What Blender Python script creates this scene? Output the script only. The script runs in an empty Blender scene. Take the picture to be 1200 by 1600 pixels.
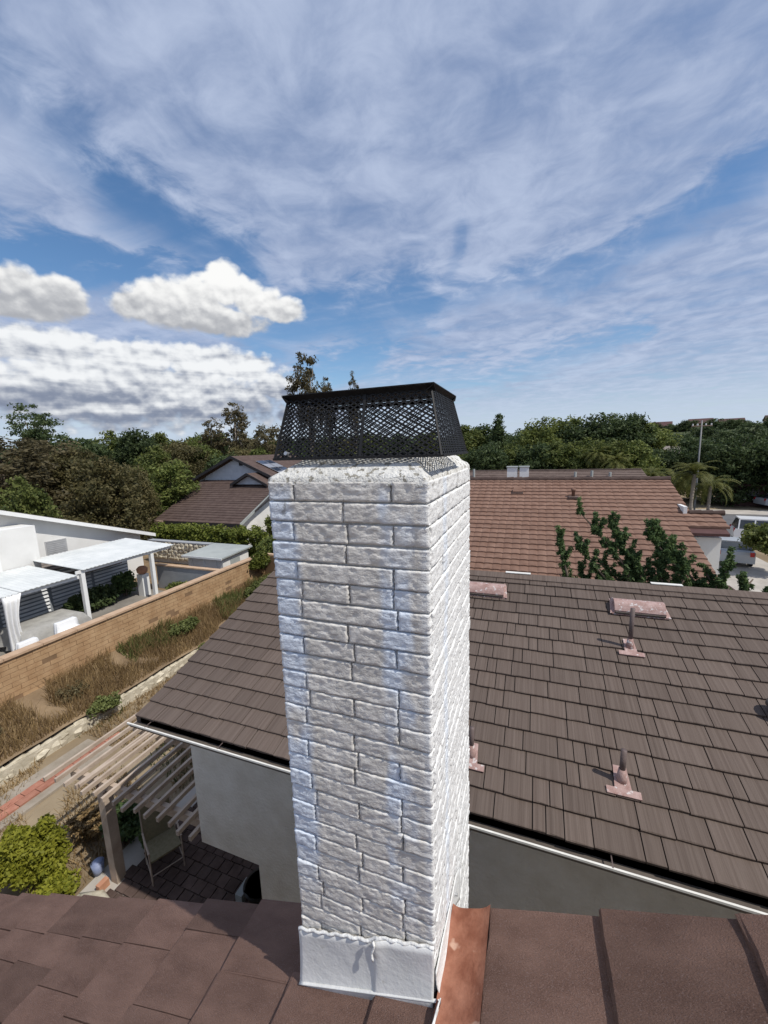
import bpy, math, random
import numpy as np
from mathutils import Vector, Matrix, noise
random.seed(7); rng = np.random.default_rng(7)
scn = bpy.context.scene
COL = scn.collection
rad = math.radians
# ---------------------------------------------------------------- camera
# all heights are measured from the camera, which stands on the upper roof (z = 0); the yards lie at z = G
G = -7.9
yaw, pitch, roll = rad(20.7), rad(9.05), rad(1.8)
fw = Vector((-math.sin(yaw)*math.cos(pitch), math.cos(yaw)*math.cos(pitch), -math.sin(pitch)))
r0 = Vector((math.cos(yaw), math.sin(yaw), 0)); u0 = r0.cross(fw)
rt = r0*math.cos(roll) - u0*math.sin(roll); up = r0*math.sin(roll) + u0*math.cos(roll)
cam = bpy.data.cameras.new('camera'); camo = bpy.data.objects.new('camera', cam); COL.objects.link(camo)
camo.matrix_world = Matrix(((rt.x, up.x, -fw.x, 0), (rt.y, up.y, -fw.y, 0), (rt.z, up.z, -fw.z, 0), (0, 0, 0, 1)))
cam.sensor_fit = 'VERTICAL'; cam.sensor_height = 36; cam.sensor_width = 27; cam.lens = 615/1600*36
cam.clip_start = 0.05; cam.clip_end = 6000
scn.camera = camo
scn.render.resolution_x = 768; scn.render.resolution_y = 1024
# ---------------------------------------------------------------- light, sky, exposure
SUN_EL, SUN_AZ = 55.0, 103.0          # azimuth clockwise from +Y
sd = Vector((math.cos(rad(SUN_EL))*math.sin(rad(SUN_AZ)), math.cos(rad(SUN_EL))*math.cos(rad(SUN_AZ)), math.sin(rad(SUN_EL))))
sl = bpy.data.lights.new('sun', 'SUN'); sl.energy = 3.9; sl.angle = rad(0.53); sl.color = (1, 0.955, 0.88)
so = bpy.data.objects.new('sun', sl); COL.objects.link(so); so.rotation_euler = (-sd).to_track_quat('-Z', 'Y').to_euler()
so.location = (30, -10, 40)
scn.view_settings.view_transform = 'Standard'; scn.view_settings.look = 'None'
scn.view_settings.exposure = 0.0; scn.view_settings.gamma = 1
SKY = 0.15
scn.cycles.max_bounces = 6; scn.cycles.diffuse_bounces = 3; scn.cycles.transmission_bounces = 3; scn.cycles.glossy_bounces = 2
world = bpy.data.worlds.new('World'); scn.world = world; world.use_nodes = True
world.cycles.sampling_method = 'MANUAL'; world.cycles.sample_map_resolution = 256
def build_sky():
    nt = world.node_tree; nt.nodes.clear(); N = nt.nodes.new; L = nt.links.new
    out = N('ShaderNodeOutputWorld'); bg = N('ShaderNodeBackground'); bg.inputs['Strength'].default_value = SKY
    L(bg.outputs[0], out.inputs[0])
    sky = N('ShaderNodeTexSky'); sky.sky_type = 'NISHITA'; sky.sun_disc = False
    sky.sun_elevation = rad(SUN_EL); sky.sun_rotation = rad(SUN_AZ); sky.air_density = 1.0; sky.dust_density = 0.6; sky.ozone_density = 2.0
    def M(op, a, b=None, c=None, clamp=False):
        n = N('ShaderNodeMath'); n.operation = op; n.use_clamp = clamp
        for i, v in enumerate((a, b, c)):
            if v is None: continue
            if isinstance(v, (int, float)): n.inputs[i].default_value = v
            else: L(v, n.inputs[i])
        return n.outputs[0]
    def S(x, lo, hi):
        n = N('ShaderNodeMapRange'); n.interpolation_type = 'SMOOTHSTEP'
        L(x, n.inputs[0]); n.inputs[1].default_value = lo; n.inputs[2].default_value = hi
        return n.outputs[0]
    def XYZ(x, y, z=0.0):
        n = N('ShaderNodeCombineXYZ')
        for i, v in enumerate((x, y, z)):
            if isinstance(v, (int, float)): n.inputs[i].default_value = v
            else: L(v, n.inputs[i])
        return n.outputs[0]
    def noise_(vec, scale, detail=8, rough=0.55, dist=0.0):
        n = N('ShaderNodeTexNoise'); n.noise_dimensions = '2D'; L(vec, n.inputs['Vector']); n.inputs['Scale'].default_value = scale
        n.inputs['Detail'].default_value = detail; n.inputs['Roughness'].default_value = rough; n.inputs['Distortion'].default_value = dist
        return n.outputs[0]
    def mixc(f, a, b):
        n = N('ShaderNodeMix'); n.data_type = 'RGBA'; L(f, n.inputs[0])
        for i, v in ((6, a), (7, b)):
            if isinstance(v, tuple): n.inputs[i].default_value = (*v, 1)
            else: L(v, n.inputs[i])
        return n.outputs[2]
    tc = N('ShaderNodeTexCoord'); sp = N('ShaderNodeSeparateXYZ'); L(tc.outputs['Generated'], sp.inputs[0])
    x, y, z = sp.outputs
    az = M('MULTIPLY', M('ARCTAN2', x, y), 57.2958); el = M('MULTIPLY', M('ARCSINE', z), 57.2958)
    zc = M('ADD', M('MAXIMUM', z, 0.0), 0.06)
    uv = XYZ(M('DIVIDE', x, zc), M('DIVIDE', y, zc))
    # --- high thin veil
    n1 = noise_(uv, 1.3, 6, 0.58, 0.6); n2 = noise_(uv, 5.5, 6, 0.6, 0.3); n3 = noise_(uv, 0.6, 3, 0.5)
    mp = N('ShaderNodeMapping'); mp.inputs['Rotation'].default_value = (0, 0, rad(38)); mp.inputs['Scale'].default_value = (0.7, 4.5, 1); L(uv, mp.inputs[0])
    n4 = noise_(mp.outputs[0], 1.1, 6, 0.6, 0.4)
    aw = M('ADD', az, M('MULTIPLY', M('SUBTRACT', n1, 0.5), 16)); ew = M('ADD', el, M('MULTIPLY', M('SUBTRACT', n2, 0.5), 6))
    ew = M('ADD', ew, M('MULTIPLY', M('SUBTRACT', n3, 0.5), 5))
    def seg(a0, e0, a1, e1, w):
        dx, dy = a1-a0, e1-e0; l2 = dx*dx+dy*dy
        px = M('SUBTRACT', aw, a0); py = M('SUBTRACT', ew, e0)
        t = M('DIVIDE', M('ADD', M('MULTIPLY', px, dx), M('MULTIPLY', py, dy)), l2, clamp=True)
        qx = M('SUBTRACT', px, M('MULTIPLY', t, dx)); qy = M('SUBTRACT', py, M('MULTIPLY', t, dy))
        d = M('SQRT', M('ADD', M('MULTIPLY', qx, qx), M('MULTIPLY', qy, qy)))
        return M('SUBTRACT', 1.0, S(d, w*0.15, w*1.35))
    hole = None
    for s, k in (((-66, 38, -50, 28, 3.2), .45), ((-50, 28, -39, 23, 4.2), .85), ((-80, 20, -38, 21, 3.4), .85), ((-37, 15.5, -14, 19, 4.5), .75),
                 ((-14, 19, 2, 20, 2.6), .45), ((2, 18, 14, 22, 2.2), .42), ((14, 22, 40, 32, 2.6), .55), ((-20, 9, 10, 11, 2.6), .45),
                 ((-30, 10, -22, 12, 4), .8), ((-8, 27, -10, 18, 2.0), .4)):
        h = M('MULTIPLY', seg(*s), k); hole = h if hole is None else M('MAXIMUM', hole, h)
    cov = M('SUBTRACT', 0.84, M('MULTIPLY', hole, 0.86))
    cov = M('ADD', cov, M('MULTIPLY', M('SUBTRACT', n1, 0.5), 0.85)); cov = M('ADD', cov, M('MULTIPLY', M('SUBTRACT', n2, 0.5), 0.55))
    cov = M('ADD', cov, M('MULTIPLY', M('SUBTRACT', n4, 0.5), 0.5))
    veil = M('MULTIPLY', S(cov, 0.0, 1.0), 0.93)
    vb = M('ADD', M('MULTIPLY', n2, 0.6), M('MULTIPLY', n1, 0.5))
    k = 1/SKY
    vcol = mixc(S(vb, 0.3, 0.85), (0.30*k, 0.375*k, 0.56*k), (0.51*k, 0.59*k, 0.77*k))
    lowpale = M('SUBTRACT', 1.0, S(el, 1.0, 13.0))
    vcol = mixc(M('MULTIPLY', lowpale, 0.75), vcol, (0.56*k, 0.66*k, 0.80*k))
    hs = N('ShaderNodeHueSaturation'); hs.inputs['Saturation'].default_value = 1.18; hs.inputs['Value'].default_value = 0.86; L(sky.outputs[0], hs.inputs['Color'])
    base = mixc(veil, hs.outputs[0], vcol)
    base = mixc(M('MULTIPLY', M('SUBTRACT', 1.0, S(el, 0.0, 7.0)), 0.7), base, (0.55*k, 0.65*k, 0.78*k))
    # --- cumulus bank: heaps of round puffs broken up by noise, lit from above right
    p2 = XYZ(az, el, 0.0)
    ae = XYZ(M('MULTIPLY', az, 0.1), M('MULTIPLY', el, 0.14), 3.7)
    def cfield(vec):
        a = noise_(vec, 2.6, 2, 0.5); b = noise_(vec, 6.0, 4, 0.46)
        return M('ADD', M('MULTIPLY', a, 0.5), M('MULTIPLY', b, 0.6))
    off = N('ShaderNodeVectorMath'); off.operation = 'ADD'; L(ae, off.inputs[0]); off.inputs[1].default_value = (0.035, 0.10, 0)
    nA = cfield(ae); nB = cfield(off.outputs[0])
    def heap(blobs):
        d = None
        for (a0, e0, ra, re_) in blobs:
            n = N('ShaderNodeVectorMath'); n.operation = 'MULTIPLY_ADD'; L(p2, n.inputs[0]); n.inputs[1].default_value = (1/ra, 1/re_, 0); n.inputs[2].default_value = (-a0/ra, -e0/re_, 0)
            l = N('ShaderNodeVectorMath'); l.operation = 'LENGTH'; L(n.outputs[0], l.inputs[0]); d = l.outputs[1] if d is None else M('MINIMUM', d, l.outputs[1])
        return M('SUBTRACT', 1.0, d)
    relief = M('MULTIPLY', M('SUBTRACT', nA, nB), 2.2)
    # low layered deck
    f2 = M('ADD', heap(((-64.3, 11.6, 3.2, 2.4), (-61, 11.9, 3.6, 2.2), (-57.3, 11.9, 3.6, 2.2), (-53.2, 11.3, 3.6, 2.2), (-49.6, 11.4, 3.5, 2.2), (-45.1, 11.4, 4.2, 2.4), (-41.7, 11.2, 4.0, 2.3), (-38.6, 10.9, 3.5, 2.3), (-35.2, 8.9, 3.6, 2.0),
                        (-52.3, 7.6, 20.5, 4.8), (-80, 8, 20, 6), (-100, 8, 18, 7), (-30.5, 5.2, 5, 1.3))), M('MULTIPLY', M('SUBTRACT', nA, 0.55), 1.25))
    m2 = M('MULTIPLY', S(f2, -0.10, 0.32), S(el, 0.5, 3.5))
    st = noise_(XYZ(M('MULTIPLY', az, 0.05), M('MULTIPLY', el, 0.5), 1.3), 1.0, 5, 0.5, 0.3)
    b2 = M('ADD', M('ADD', M('MULTIPLY', st, 1.7), M('MULTIPLY', relief, 0.55)), M('ADD', M('MULTIPLY', S(el, 5.0, 11.5), 0.55), M('MULTIPLY', M('SUBTRACT', 1.0, S(el, 2.5, 5.0)), 0.3)))
    c2 = mixc(S(b2, 0.62, 1.60), (0.235*k, 0.275*k, 0.37*k), (0.90*k, 0.92*k, 0.94*k))
    base = mixc(m2, base, c2)
    # two heaped clouds above it
    f1 = M('ADD', heap(((-51.0, 17.0, 2.4, 1.8), (-47.8, 18.3, 3.5, 2.1), (-44, 18.6, 4, 2.4), (-40.3, 19.9, 3.6, 2.2), (-40.4, 21.5, 2.1, 1.6), (-36.9, 18.9, 3.8, 2.2), (-33.3, 18.0, 3, 1.6), (-42.8, 16.4, 8.2, 1.9),
                        (-64.1, 16.1, 2.6, 2.3), (-60.5, 17.2, 2.7, 2.0), (-57.9, 16.9, 2.9, 2.0), (-56.6, 16.2, 1.6, 1.3), (-60.5, 15.5, 5.2, 1.4), (-78, 16.5, 7, 2.6))), M('MULTIPLY', M('SUBTRACT', nA, 0.55), 1.0))
    m1 = S(f1, -0.10, 0.30)
    b1 = M('ADD', M('MULTIPLY', M('SUBTRACT', el, 16.6), 0.20), M('ADD', M('MULTIPLY', relief, 0.7), M('MULTIPLY', f1, -0.15)))
    c1 = mixc(S(b1, -0.55, 0.75), (0.42*k, 0.435*k, 0.47*k), (0.97*k, 0.97*k, 0.96*k))
    base = mixc(m1, base, c1)
    L(base, bg.inputs['Color'])
build_sky()
# ---------------------------------------------------------------- helpers
def tag(o, label=None, cat=None, group=None, kind=None):
    if label: o['label'] = label
    if cat: o['category'] = cat
    if group: o['group'] = group
    if kind: o['kind'] = kind
    return o
def thing(name, label, cat, loc=(0, 0, 0), rotz=0, group=None):
    o = bpy.data.objects.new(name, None); COL.objects.link(o); o.location = loc; o.rotation_euler = (0, 0, rotz); o.empty_display_size = 0.2
    return tag(o, label, cat, group)
def link(name, me, parent=None, world_space=True):
    o = bpy.data.objects.new(name, me); COL.objects.link(o)
    if parent is not None:
        o.parent = parent
        if world_space:
            if parent.parent is None: o.matrix_parent_inverse = Matrix.Translation(-parent.location)
    return o
class MB:
    def __init__(self): self.v = []; self.f = []
    def add(self, vs, fs):
        n = len(self.v); self.v += [tuple(p) for p in vs]; self.f += [tuple(i+n for i in q) for q in fs]; return self
    def box(self, lo, hi, M=None):
        x0, y0, z0 = lo; x1, y1, z1 = hi
        vs = [Vector(p) for p in ((x0,y0,z0),(x1,y0,z0),(x1,y1,z0),(x0,y1,z0),(x0,y0,z1),(x1,y0,z1),(x1,y1,z1),(x0,y1,z1))]
        if M is not None: vs = [M @ p for p in vs]
        return self.add(vs, [(0,3,2,1),(4,5,6,7),(0,1,5,4),(1,2,6,5),(2,3,7,6),(3,0,4,7)])
    def bar(self, a, b, w, h, upv=(0, 0, 1)):
        a, b = Vector(a), Vector(b); d = b-a; l = d.length; y = d/l; x = y.cross(Vector(upv))
        if x.length < 1e-4: x = Vector((1, 0, 0))
        x.normalize(); z = x.cross(y)
        M = Matrix(((x.x, y.x, z.x, a.x), (x.y, y.y, z.y, a.y), (x.z, y.z, z.z, a.z), (0, 0, 0, 1)))
        return self.box((-w/2, 0, -h/2), (w/2, l, h/2), M)
    def prism(self, poly, ext):
        ext = Vector(ext); n = len(poly); p = [Vector(q) for q in poly]
        nrm = Vector((0, 0, 0))
        for i in range(1, n-1): nrm += (p[i]-p[0]).cross(p[i+1]-p[0])
        if nrm.dot(ext) > 0: p = p[::-1]
        vs = p+[q+ext for q in p]
        return self.add(vs, [tuple(range(n)), tuple(range(2*n-1, n-1, -1))]+[(i, n+i, n+(i+1) % n, (i+1) % n) for i in range(n)])
    def tube(self, pts, rs, seg=8, cap=True):
        pts = [Vector(p) for p in pts]; vs = []; fs = []
        if not hasattr(rs, '__len__'): rs = [rs]*len(pts)
        px = None
        for i, p in enumerate(pts):
            d = (pts[min(i+1, len(pts)-1)]-pts[max(i-1, 0)]).normalized()
            x = (px - d*px.dot(d)) if px is not None else d.orthogonal()
            x.normalize(); px = x; yv = d.cross(x)
            for k in range(seg):
                a = 2*math.pi*k/seg; vs.append(p+(x*math.cos(a)+yv*math.sin(a))*rs[i])
        for i in range(len(pts)-1):
            for k in range(seg): fs.append((i*seg+k, i*seg+(k+1) % seg, (i+1)*seg+(k+1) % seg, (i+1)*seg+k))
        if cap: fs.append(tuple(range(seg-1, -1, -1))); fs.append(tuple(range((len(pts)-1)*seg, len(pts)*seg)))
        return self.add(vs, fs)
    def grid(self, fn, nu, nv, flip=False):
        vs = [fn(i/nu, j/nv) for j in range(nv+1) for i in range(nu+1)]; fs = []
        for j in range(nv):
            for i in range(nu):
                a = j*(nu+1)+i; q = (a, a+1, a+nu+2, a+nu+1); fs.append(q[::-1] if flip else q)
        return self.add(vs, fs)
    def mesh(self, name, mat, smooth=False):
        me = bpy.data.meshes.new(name); me.from_pydata(self.v, [], self.f); me.materials.append(mat)
        if smooth: me.polygons.foreach_set('use_smooth', [True]*len(me.polygons))
        me.update(); return me
    def build(self, name, mat, parent=None, smooth=False):
        return link(name, self.mesh(name, mat, smooth), parent)
def npmesh(name, v, f, mat, smooth=False):
    v = np.asarray(v, np.float32).reshape(-1, 3); f = np.asarray(f, np.int32); k = f.shape[1]
    me = bpy.data.meshes.new(name); me.vertices.add(len(v)); me.vertices.foreach_set('co', v.ravel())
    me.loops.add(f.size); me.loops.foreach_set('vertex_index', f.ravel())
    me.polygons.add(len(f)); me.polygons.foreach_set('loop_start', np.arange(0, f.size, k, dtype=np.int32))
    me.materials.append(mat)
    if smooth: me.polygons.foreach_set('use_smooth', np.ones(len(f), bool))
    me.update(calc_edges=True); return me
def pieces(name, parent, items, limit=300, stuffname=None):
    """items: (mesh, matrix). The ones nearest the camera become parts, the rest one joined part."""
    items = sorted(items, key=lambda it: it[1].translation.length)
    for me, M in items[:limit]:
        o = link(name, me, parent); o.matrix_basis = M
    rest = items[limit:]
    if rest:
        mb = MB()
        for me, M in rest: mb.add([M @ v.co for v in me.vertices], [tuple(p.vertices) for p in me.polygons])
        tag(mb.build(stuffname or name+'_field', rest[0][0].materials[0], parent), kind='stuff')
# ---------------------------------------------------------------- materials
def mat(name, c1, c2=None, scale=4.0, rough=0.8, bump=0.0, bscale=40.0, rand=0.0, stretch=None, detail=6, speck=None, spec=0.3, metal=0.0, coord='pos', lo=0.35, hi=0.65):
    m = bpy.data.materials.new(name); m.use_nodes = True; nt = m.node_tree; N = nt.nodes.new; L = nt.links.new
    b = nt.nodes['Principled BSDF']; b.inputs['Roughness'].default_value = rough; b.inputs['Specular IOR Level'].default_value = spec; b.inputs['Metallic'].default_value = metal
    if coord == 'pos': g = N('ShaderNodeNewGeometry'); vec = g.outputs['Position']
    else: g = N('ShaderNodeTexCoord'); vec = g.outputs['Object']
    oi = N('ShaderNodeObjectInfo')
    ad = N('ShaderNodeVectorMath'); ad.operation = 'MULTIPLY_ADD'; L(oi.outputs['Random'], ad.inputs[0]); ad.inputs[1].default_value = (37, 53, 71) if coord != 'pos' else (0, 0, 0); L(vec, ad.inputs[2]); vec = ad.outputs[0]
    svec = vec
    if stretch:
        mp = N('ShaderNodeMapping'); mp.inputs['Scale'].default_value = stretch; L(vec, mp.inputs[0]); svec = mp.outputs[0]
    def noi(v, s, d=detail, r=0.6):
        n = N('ShaderNodeTexNoise'); L(v, n.inputs['Vector']); n.inputs['Scale'].default_value = s; n.inputs['Detail'].default_value = d; n.inputs['Roughness'].default_value = r; return n.outputs[0]
    def mixc(f, a, c, mode='MIX'):
        n = N('ShaderNodeMix'); n.data_type = 'RGBA'; n.blend_type = mode
        if isinstance(f, float): n.inputs[0].default_value = f
        else: L(f, n.inputs[0])
        for i, v in ((6, a), (7, c)):
            if isinstance(v, tuple): n.inputs[i].default_value = (*v, 1)
            else: L(v, n.inputs[i])
        return n.outputs[2]
    def mr(x, a, c, p=0.0, q=1.0):
        n = N('ShaderNodeMapRange'); L(x, n.inputs[0]); n.inputs[1].default_value = a; n.inputs[2].default_value = c; n.inputs[3].default_value = p; n.inputs[4].default_value = q; return n.outputs[0]
    col = mixc(mr(noi(svec, scale), lo, hi), c1, c2 or c1)
    if speck:
        sc, sco, th = speck
        col = mixc(mr(noi(vec, sc, 2, 0.5), th, th+0.06), col, sco)
    if rand:
        g2 = N('ShaderNodeNewGeometry'); sm2 = N('ShaderNodeMath'); sm2.operation = 'ADD'; L(oi.outputs['Random'], sm2.inputs[0]); L(g2.outputs['Random Per Island'], sm2.inputs[1])
        hsv = N('ShaderNodeHueSaturation'); L(mr(sm2.outputs[0], 0, 2, 1-rand*1.4, 1+rand*1.4), hsv.inputs['Value']); L(col, hsv.inputs['Color']); col = hsv.outputs[0]
    L(col, b.inputs['Base Color'])
    if bump:
        bp = N('ShaderNodeBump'); bp.inputs['Strength'].default_value = bump; bp.inputs['Distance'].default_value = 0.02
        L(noi(svec if stretch else vec, bscale, 5), bp.inputs['Height']); L(bp.outputs[0], b.inputs['Normal'])
    m['_v'] = 1
    return m
def leafmat(name, c1, c2, trans=0.38, scale=0.8):
    m = bpy.data.materials.new(name); m.use_nodes = True; nt = m.node_tree; N = nt.nodes.new; L = nt.links.new
    b = nt.nodes['Principled BSDF']; b.inputs['Roughness'].default_value = 0.6; b.inputs['Specular IOR Level'].default_value = 0.25
    g = N('ShaderNodeNewGeometry'); oi = N('ShaderNodeObjectInfo'); n = N('ShaderNodeTexNoise'); L(g.outputs['Position'], n.inputs['Vector']); n.inputs['Scale'].default_value = scale; n.inputs['Detail'].default_value = 4
    a = N('ShaderNodeMath'); a.operation = 'MULTIPLY_ADD'; L(g.outputs['Random Per Island'], a.inputs[0]); a.inputs[1].default_value = 0.55; L(n.outputs[0], a.inputs[2])
    mr = N('ShaderNodeMapRange'); L(a.outputs[0], mr.inputs[0]); mr.inputs[1].default_value = 0.45; mr.inputs[2].default_value = 1.0
    mx = N('ShaderNodeMix'); mx.data_type = 'RGBA'; L(mr.outputs[0], mx.inputs[0]); mx.inputs[6].default_value = (*c1, 1); mx.inputs[7].default_value = (*c2, 1)
    hsv = N('ShaderNodeHueSaturation'); L(mx.outputs[2], hsv.inputs['Color'])
    m2 = N('ShaderNodeMapRange'); L(oi.outputs['Random'], m2.inputs[0]); m2.inputs[3].default_value = 0.8; m2.inputs[4].default_value = 1.2; L(m2.outputs[0], hsv.inputs['Value'])
    L(hsv.outputs[0], b.inputs['Base Color'])
    t = N('ShaderNodeBsdfTranslucent'); L(hsv.outputs[0], t.inputs[0]); ms = N('ShaderNodeMixShader'); ms.inputs[0].default_value = trans
    out = nt.nodes['Material Output']; L(b.outputs[0], ms.inputs[1]); L(t.outputs[0], ms.inputs[2]); L(ms.outputs[0], out.inputs[0])
    return m
K = {}
K['shake'] = mat('weathered_shake', (0.096, 0.070, 0.056), (0.134, 0.102, 0.084), 1.0, 0.8, 0.35, 1.0, 0.12, stretch=(38, 0.7, 0.7), coord='obj')
K['shake_near'] = mat('granule_shake', (0.125, 0.070, 0.053), (0.235, 0.142, 0.110), 3.0, 0.95, 0.9, 120, 0.30, stretch=(1.0, 2.4, 1), coord='obj', speck=(190, (0.21, 0.14, 0.12), 0.585), lo=0.25, hi=0.75)
K['stucco'] = mat('grey_stucco', (0.68, 0.62, 0.52), (0.80, 0.745, 0.65), 2.6, 0.95, 1.0, 22, detail=9)
K['white'] = mat('white_paint', (0.74, 0.74, 0.72), (0.80, 0.80, 0.78), 2, 0.6)
K['cover_white'] = mat('white_corrugated_sheet', (0.56, 0.58, 0.57), (0.68, 0.69, 0.67), 1.2, 0.6)
K['white_wall'] = mat('white_stucco', (0.68, 0.67, 0.64), (0.76, 0.75, 0.72), 0.8, 0.9, 0.3, 50)
K['mortar'] = mat('painted_mortar', (0.46, 0.45, 0.43), (0.56, 0.55, 0.53), 9, 0.85, 0.5, 70)
K['crown'] = mat('mortar_crown', (0.62, 0.61, 0.57), (0.78, 0.77, 0.73), 12, 0.9, 0.8, 60, speck=(34, (0.30, 0.28, 0.235), 0.565))
K['flash'] = mat('painted_flashing', (0.66, 0.66, 0.635), (0.76, 0.755, 0.735), 5, 0.65, 0.2, 35, speck=(14, (0.50, 0.49, 0.46), 0.66))
K['caulk'] = mat('painted_sealant', (0.74, 0.73, 0.70), (0.80, 0.80, 0.78), 14, 0.6, 0.6, 40)
K['rust'] = mat('rusted_pan', (0.21, 0.075, 0.042), (0.36, 0.16, 0.10), 9, 0.75, 0.3, 60, speck=(11, (0.48, 0.30, 0.22), 0.60))
K['black_steel'] = mat('black_steel', (0.012, 0.012, 0.013), (0.018, 0.018, 0.019), 20, 0.6, 0, spec=0.3)
K['grey_steel'] = mat('galvanised_screw', (0.5, 0.5, 0.5), (0.65, 0.65, 0.65), 30, 0.35, metal=0.8)
K['gutter'] = mat('brown_gutter', (0.095, 0.080, 0.068), (0.13, 0.11, 0.095), 6, 0.6)
K['drip'] = mat('white_gutter_lip', (0.66, 0.64, 0.58), (0.78, 0.76, 0.70), 9, 0.5)
K['pink'] = mat('weathered_pink_metal', (0.30, 0.18, 0.155), (0.44, 0.31, 0.28), 10, 0.6, 0.3, 40, speck=(18, (0.55, 0.50, 0.48), 0.60))
K['pipe'] = mat('brown_vent_pipe', (0.10, 0.075, 0.07), (0.16, 0.12, 0.11), 12, 0.6)
K['tan'] = mat('tan_block', (0.36, 0.22, 0.115), (0.48, 0.32, 0.18), 2.2, 0.95, 0.5, 30, 0.06)
K['tan_joint'] = mat('tan_joint', (0.20, 0.125, 0.07), (0.26, 0.165, 0.095), 3, 0.95)
K['tan_cap'] = mat('tan_cap', (0.42, 0.28, 0.18), (0.52, 0.37, 0.25), 3, 0.9, 0.3, 30)
K['stone'] = mat('pale_fieldstone', (0.44, 0.39, 0.29), (0.64, 0.58, 0.46), 3.5, 0.9, 0.7, 14, 0.15)
K['red_tile'] = mat('red_clay_tile', (0.165, 0.092, 0.064), (0.225, 0.135, 0.098), 3.0, 0.85, 0.3, 30, 0.10)
K['brown_tile'] = mat('brown_roof_tile', (0.07, 0.045, 0.037), (0.105, 0.072, 0.06), 2.0, 0.85, 0.3, 30, 0.12)
K['taupe_tile'] = mat('taupe_roof_tile', (0.12, 0.085, 0.07), (0.17, 0.125, 0.105), 2.0, 0.85, 0.3, 30, 0.08)
K['fascia'] = mat('dark_fascia', (0.03, 0.028, 0.03), (0.045, 0.042, 0.044), 4, 0.7)
K['asphalt'] = mat('asphalt', (0.10, 0.10, 0.105), (0.14, 0.14, 0.145), 0.5, 0.95, 0.3, 20)
K['concrete'] = mat('concrete', (0.34, 0.31, 0.27), (0.46, 0.42, 0.37), 0.9, 0.95, 0.3, 25)
K['dusty'] = mat('dusty_concrete', (0.24, 0.20, 0.15), (0.36, 0.31, 0.25), 1.6, 0.95, 0.4, 18, detail=9)
K['slab'] = mat('stained_concrete', (0.17, 0.155, 0.135), (0.25, 0.23, 0.205), 0.9, 0.95, 0.3, 25)
K['dirt'] = mat('dry_earth', (0.19, 0.14, 0.085), (0.33, 0.26, 0.17), 0.35, 1.0, 0.8, 6, detail=9)
K['bank'] = mat('dry_bank_earth', (0.16, 0.11, 0.065), (0.28, 0.20, 0.12), 0.8, 1.0, 0.8, 9, detail=9)
K['paver'] = mat('brown_paver', (0.060, 0.038, 0.030), (0.105, 0.072, 0.060), 3, 0.9, 0.4, 30, 0.2)
K['redbrick'] = mat('red_edging_brick', (0.30, 0.12, 0.08), (0.40, 0.19, 0.13), 5, 0.9, 0.4, 30, 0.15)
K['wood'] = mat('beige_painted_timber', (0.36, 0.28, 0.215), (0.48, 0.39, 0.31), 3, 0.8, 0.3, 20, 0.08)
K['wood_dk'] = mat('brown_timber', (0.20, 0.14, 0.10), (0.28, 0.20, 0.15), 3, 0.85, 0.3, 20)
K['sling'] = mat('olive_sling_fabric', (0.17, 0.15, 0.085), (0.22, 0.19, 0.12), 20, 0.8, 0.2, 200)
K['chair_metal'] = mat('tan_chair_metal', (0.36, 0.29, 0.23), (0.44, 0.36, 0.29), 8, 0.5)
K['plastic_black'] = mat('black_plastic', (0.012, 0.012, 0.012), (0.02, 0.02, 0.02), 8, 0.4)
K['blue'] = mat('blue_plastic', (0.20, 0.24, 0.38), (0.28, 0.32, 0.45), 8, 0.5)
K['grey_wall'] = mat('grey_block', (0.27, 0.28, 0.30), (0.36, 0.37, 0.38), 1.5, 0.95, 0.4, 20, 0.07)
K['grey_roof'] = mat('grey_shed_roof', (0.30, 0.32, 0.31), (0.38, 0.40, 0.38), 1.0, 0.7)
K['grey_shingle'] = mat('grey_shingle', (0.15, 0.13, 0.12), (0.23, 0.20, 0.18), 3, 0.9, 0.3, 30, 0.1)
K['siding'] = mat('pale_blue_siding', (0.52, 0.55, 0.60), (0.60, 0.63, 0.67), 2, 0.7, 0, 10, 0.05)
K['slat'] = mat('pale_stripe_slat', (0.62, 0.63, 0.64), (0.72, 0.73, 0.73), 3, 0.6, 0, 10, 0.06)  # slats standing for the lit bands between shadow stripes
K['slat_wall'] = mat('shadow_stripe_backing', (0.22, 0.24, 0.26), (0.28, 0.30, 0.32), 2, 0.9)  # dark tone standing for the shadow stripes behind the slats
K['cover'] = mat('grey_fabric_cover', (0.30, 0.29, 0.27), (0.40, 0.39, 0.36), 3, 0.9, 0.3, 12)
K['cloth'] = mat('white_cloth', (0.74, 0.74, 0.74), (0.80, 0.80, 0.80), 3, 0.9, 0.3, 8)
K['glass'] = mat('dark_window_glass', (0.03, 0.035, 0.04), (0.06, 0.065, 0.07), 1, 0.12, spec=0.6)
K['louver'] = mat('grey_vent_louver', (0.38, 0.38, 0.38), (0.46, 0.46, 0.46), 3, 0.7)
K['solar'] = mat('solar_glass', (0.02, 0.03, 0.05), (0.03, 0.04, 0.07), 1, 0.08, spec=0.8)
K['car_white'] = mat('white_car_paint', (0.75, 0.76, 0.78), (0.80, 0.81, 0.82), 1, 0.2, spec=0.6)
K['car_silver'] = mat('silver_car_paint', (0.35, 0.37, 0.40), (0.42, 0.44, 0.46), 1, 0.25, spec=0.6)
K['rubber'] = mat('tyre_rubber', (0.015, 0.015, 0.015), (0.025, 0.025, 0.025), 10, 0.9)
K['rim'] = mat('alloy_rim', (0.5, 0.5, 0.52), (0.6, 0.6, 0.62), 5, 0.3, metal=0.7)
K['lamp_red'] = mat('red_tail_lens', (0.35, 0.02, 0.02), (0.45, 0.03, 0.03), 3, 0.2)
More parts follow.
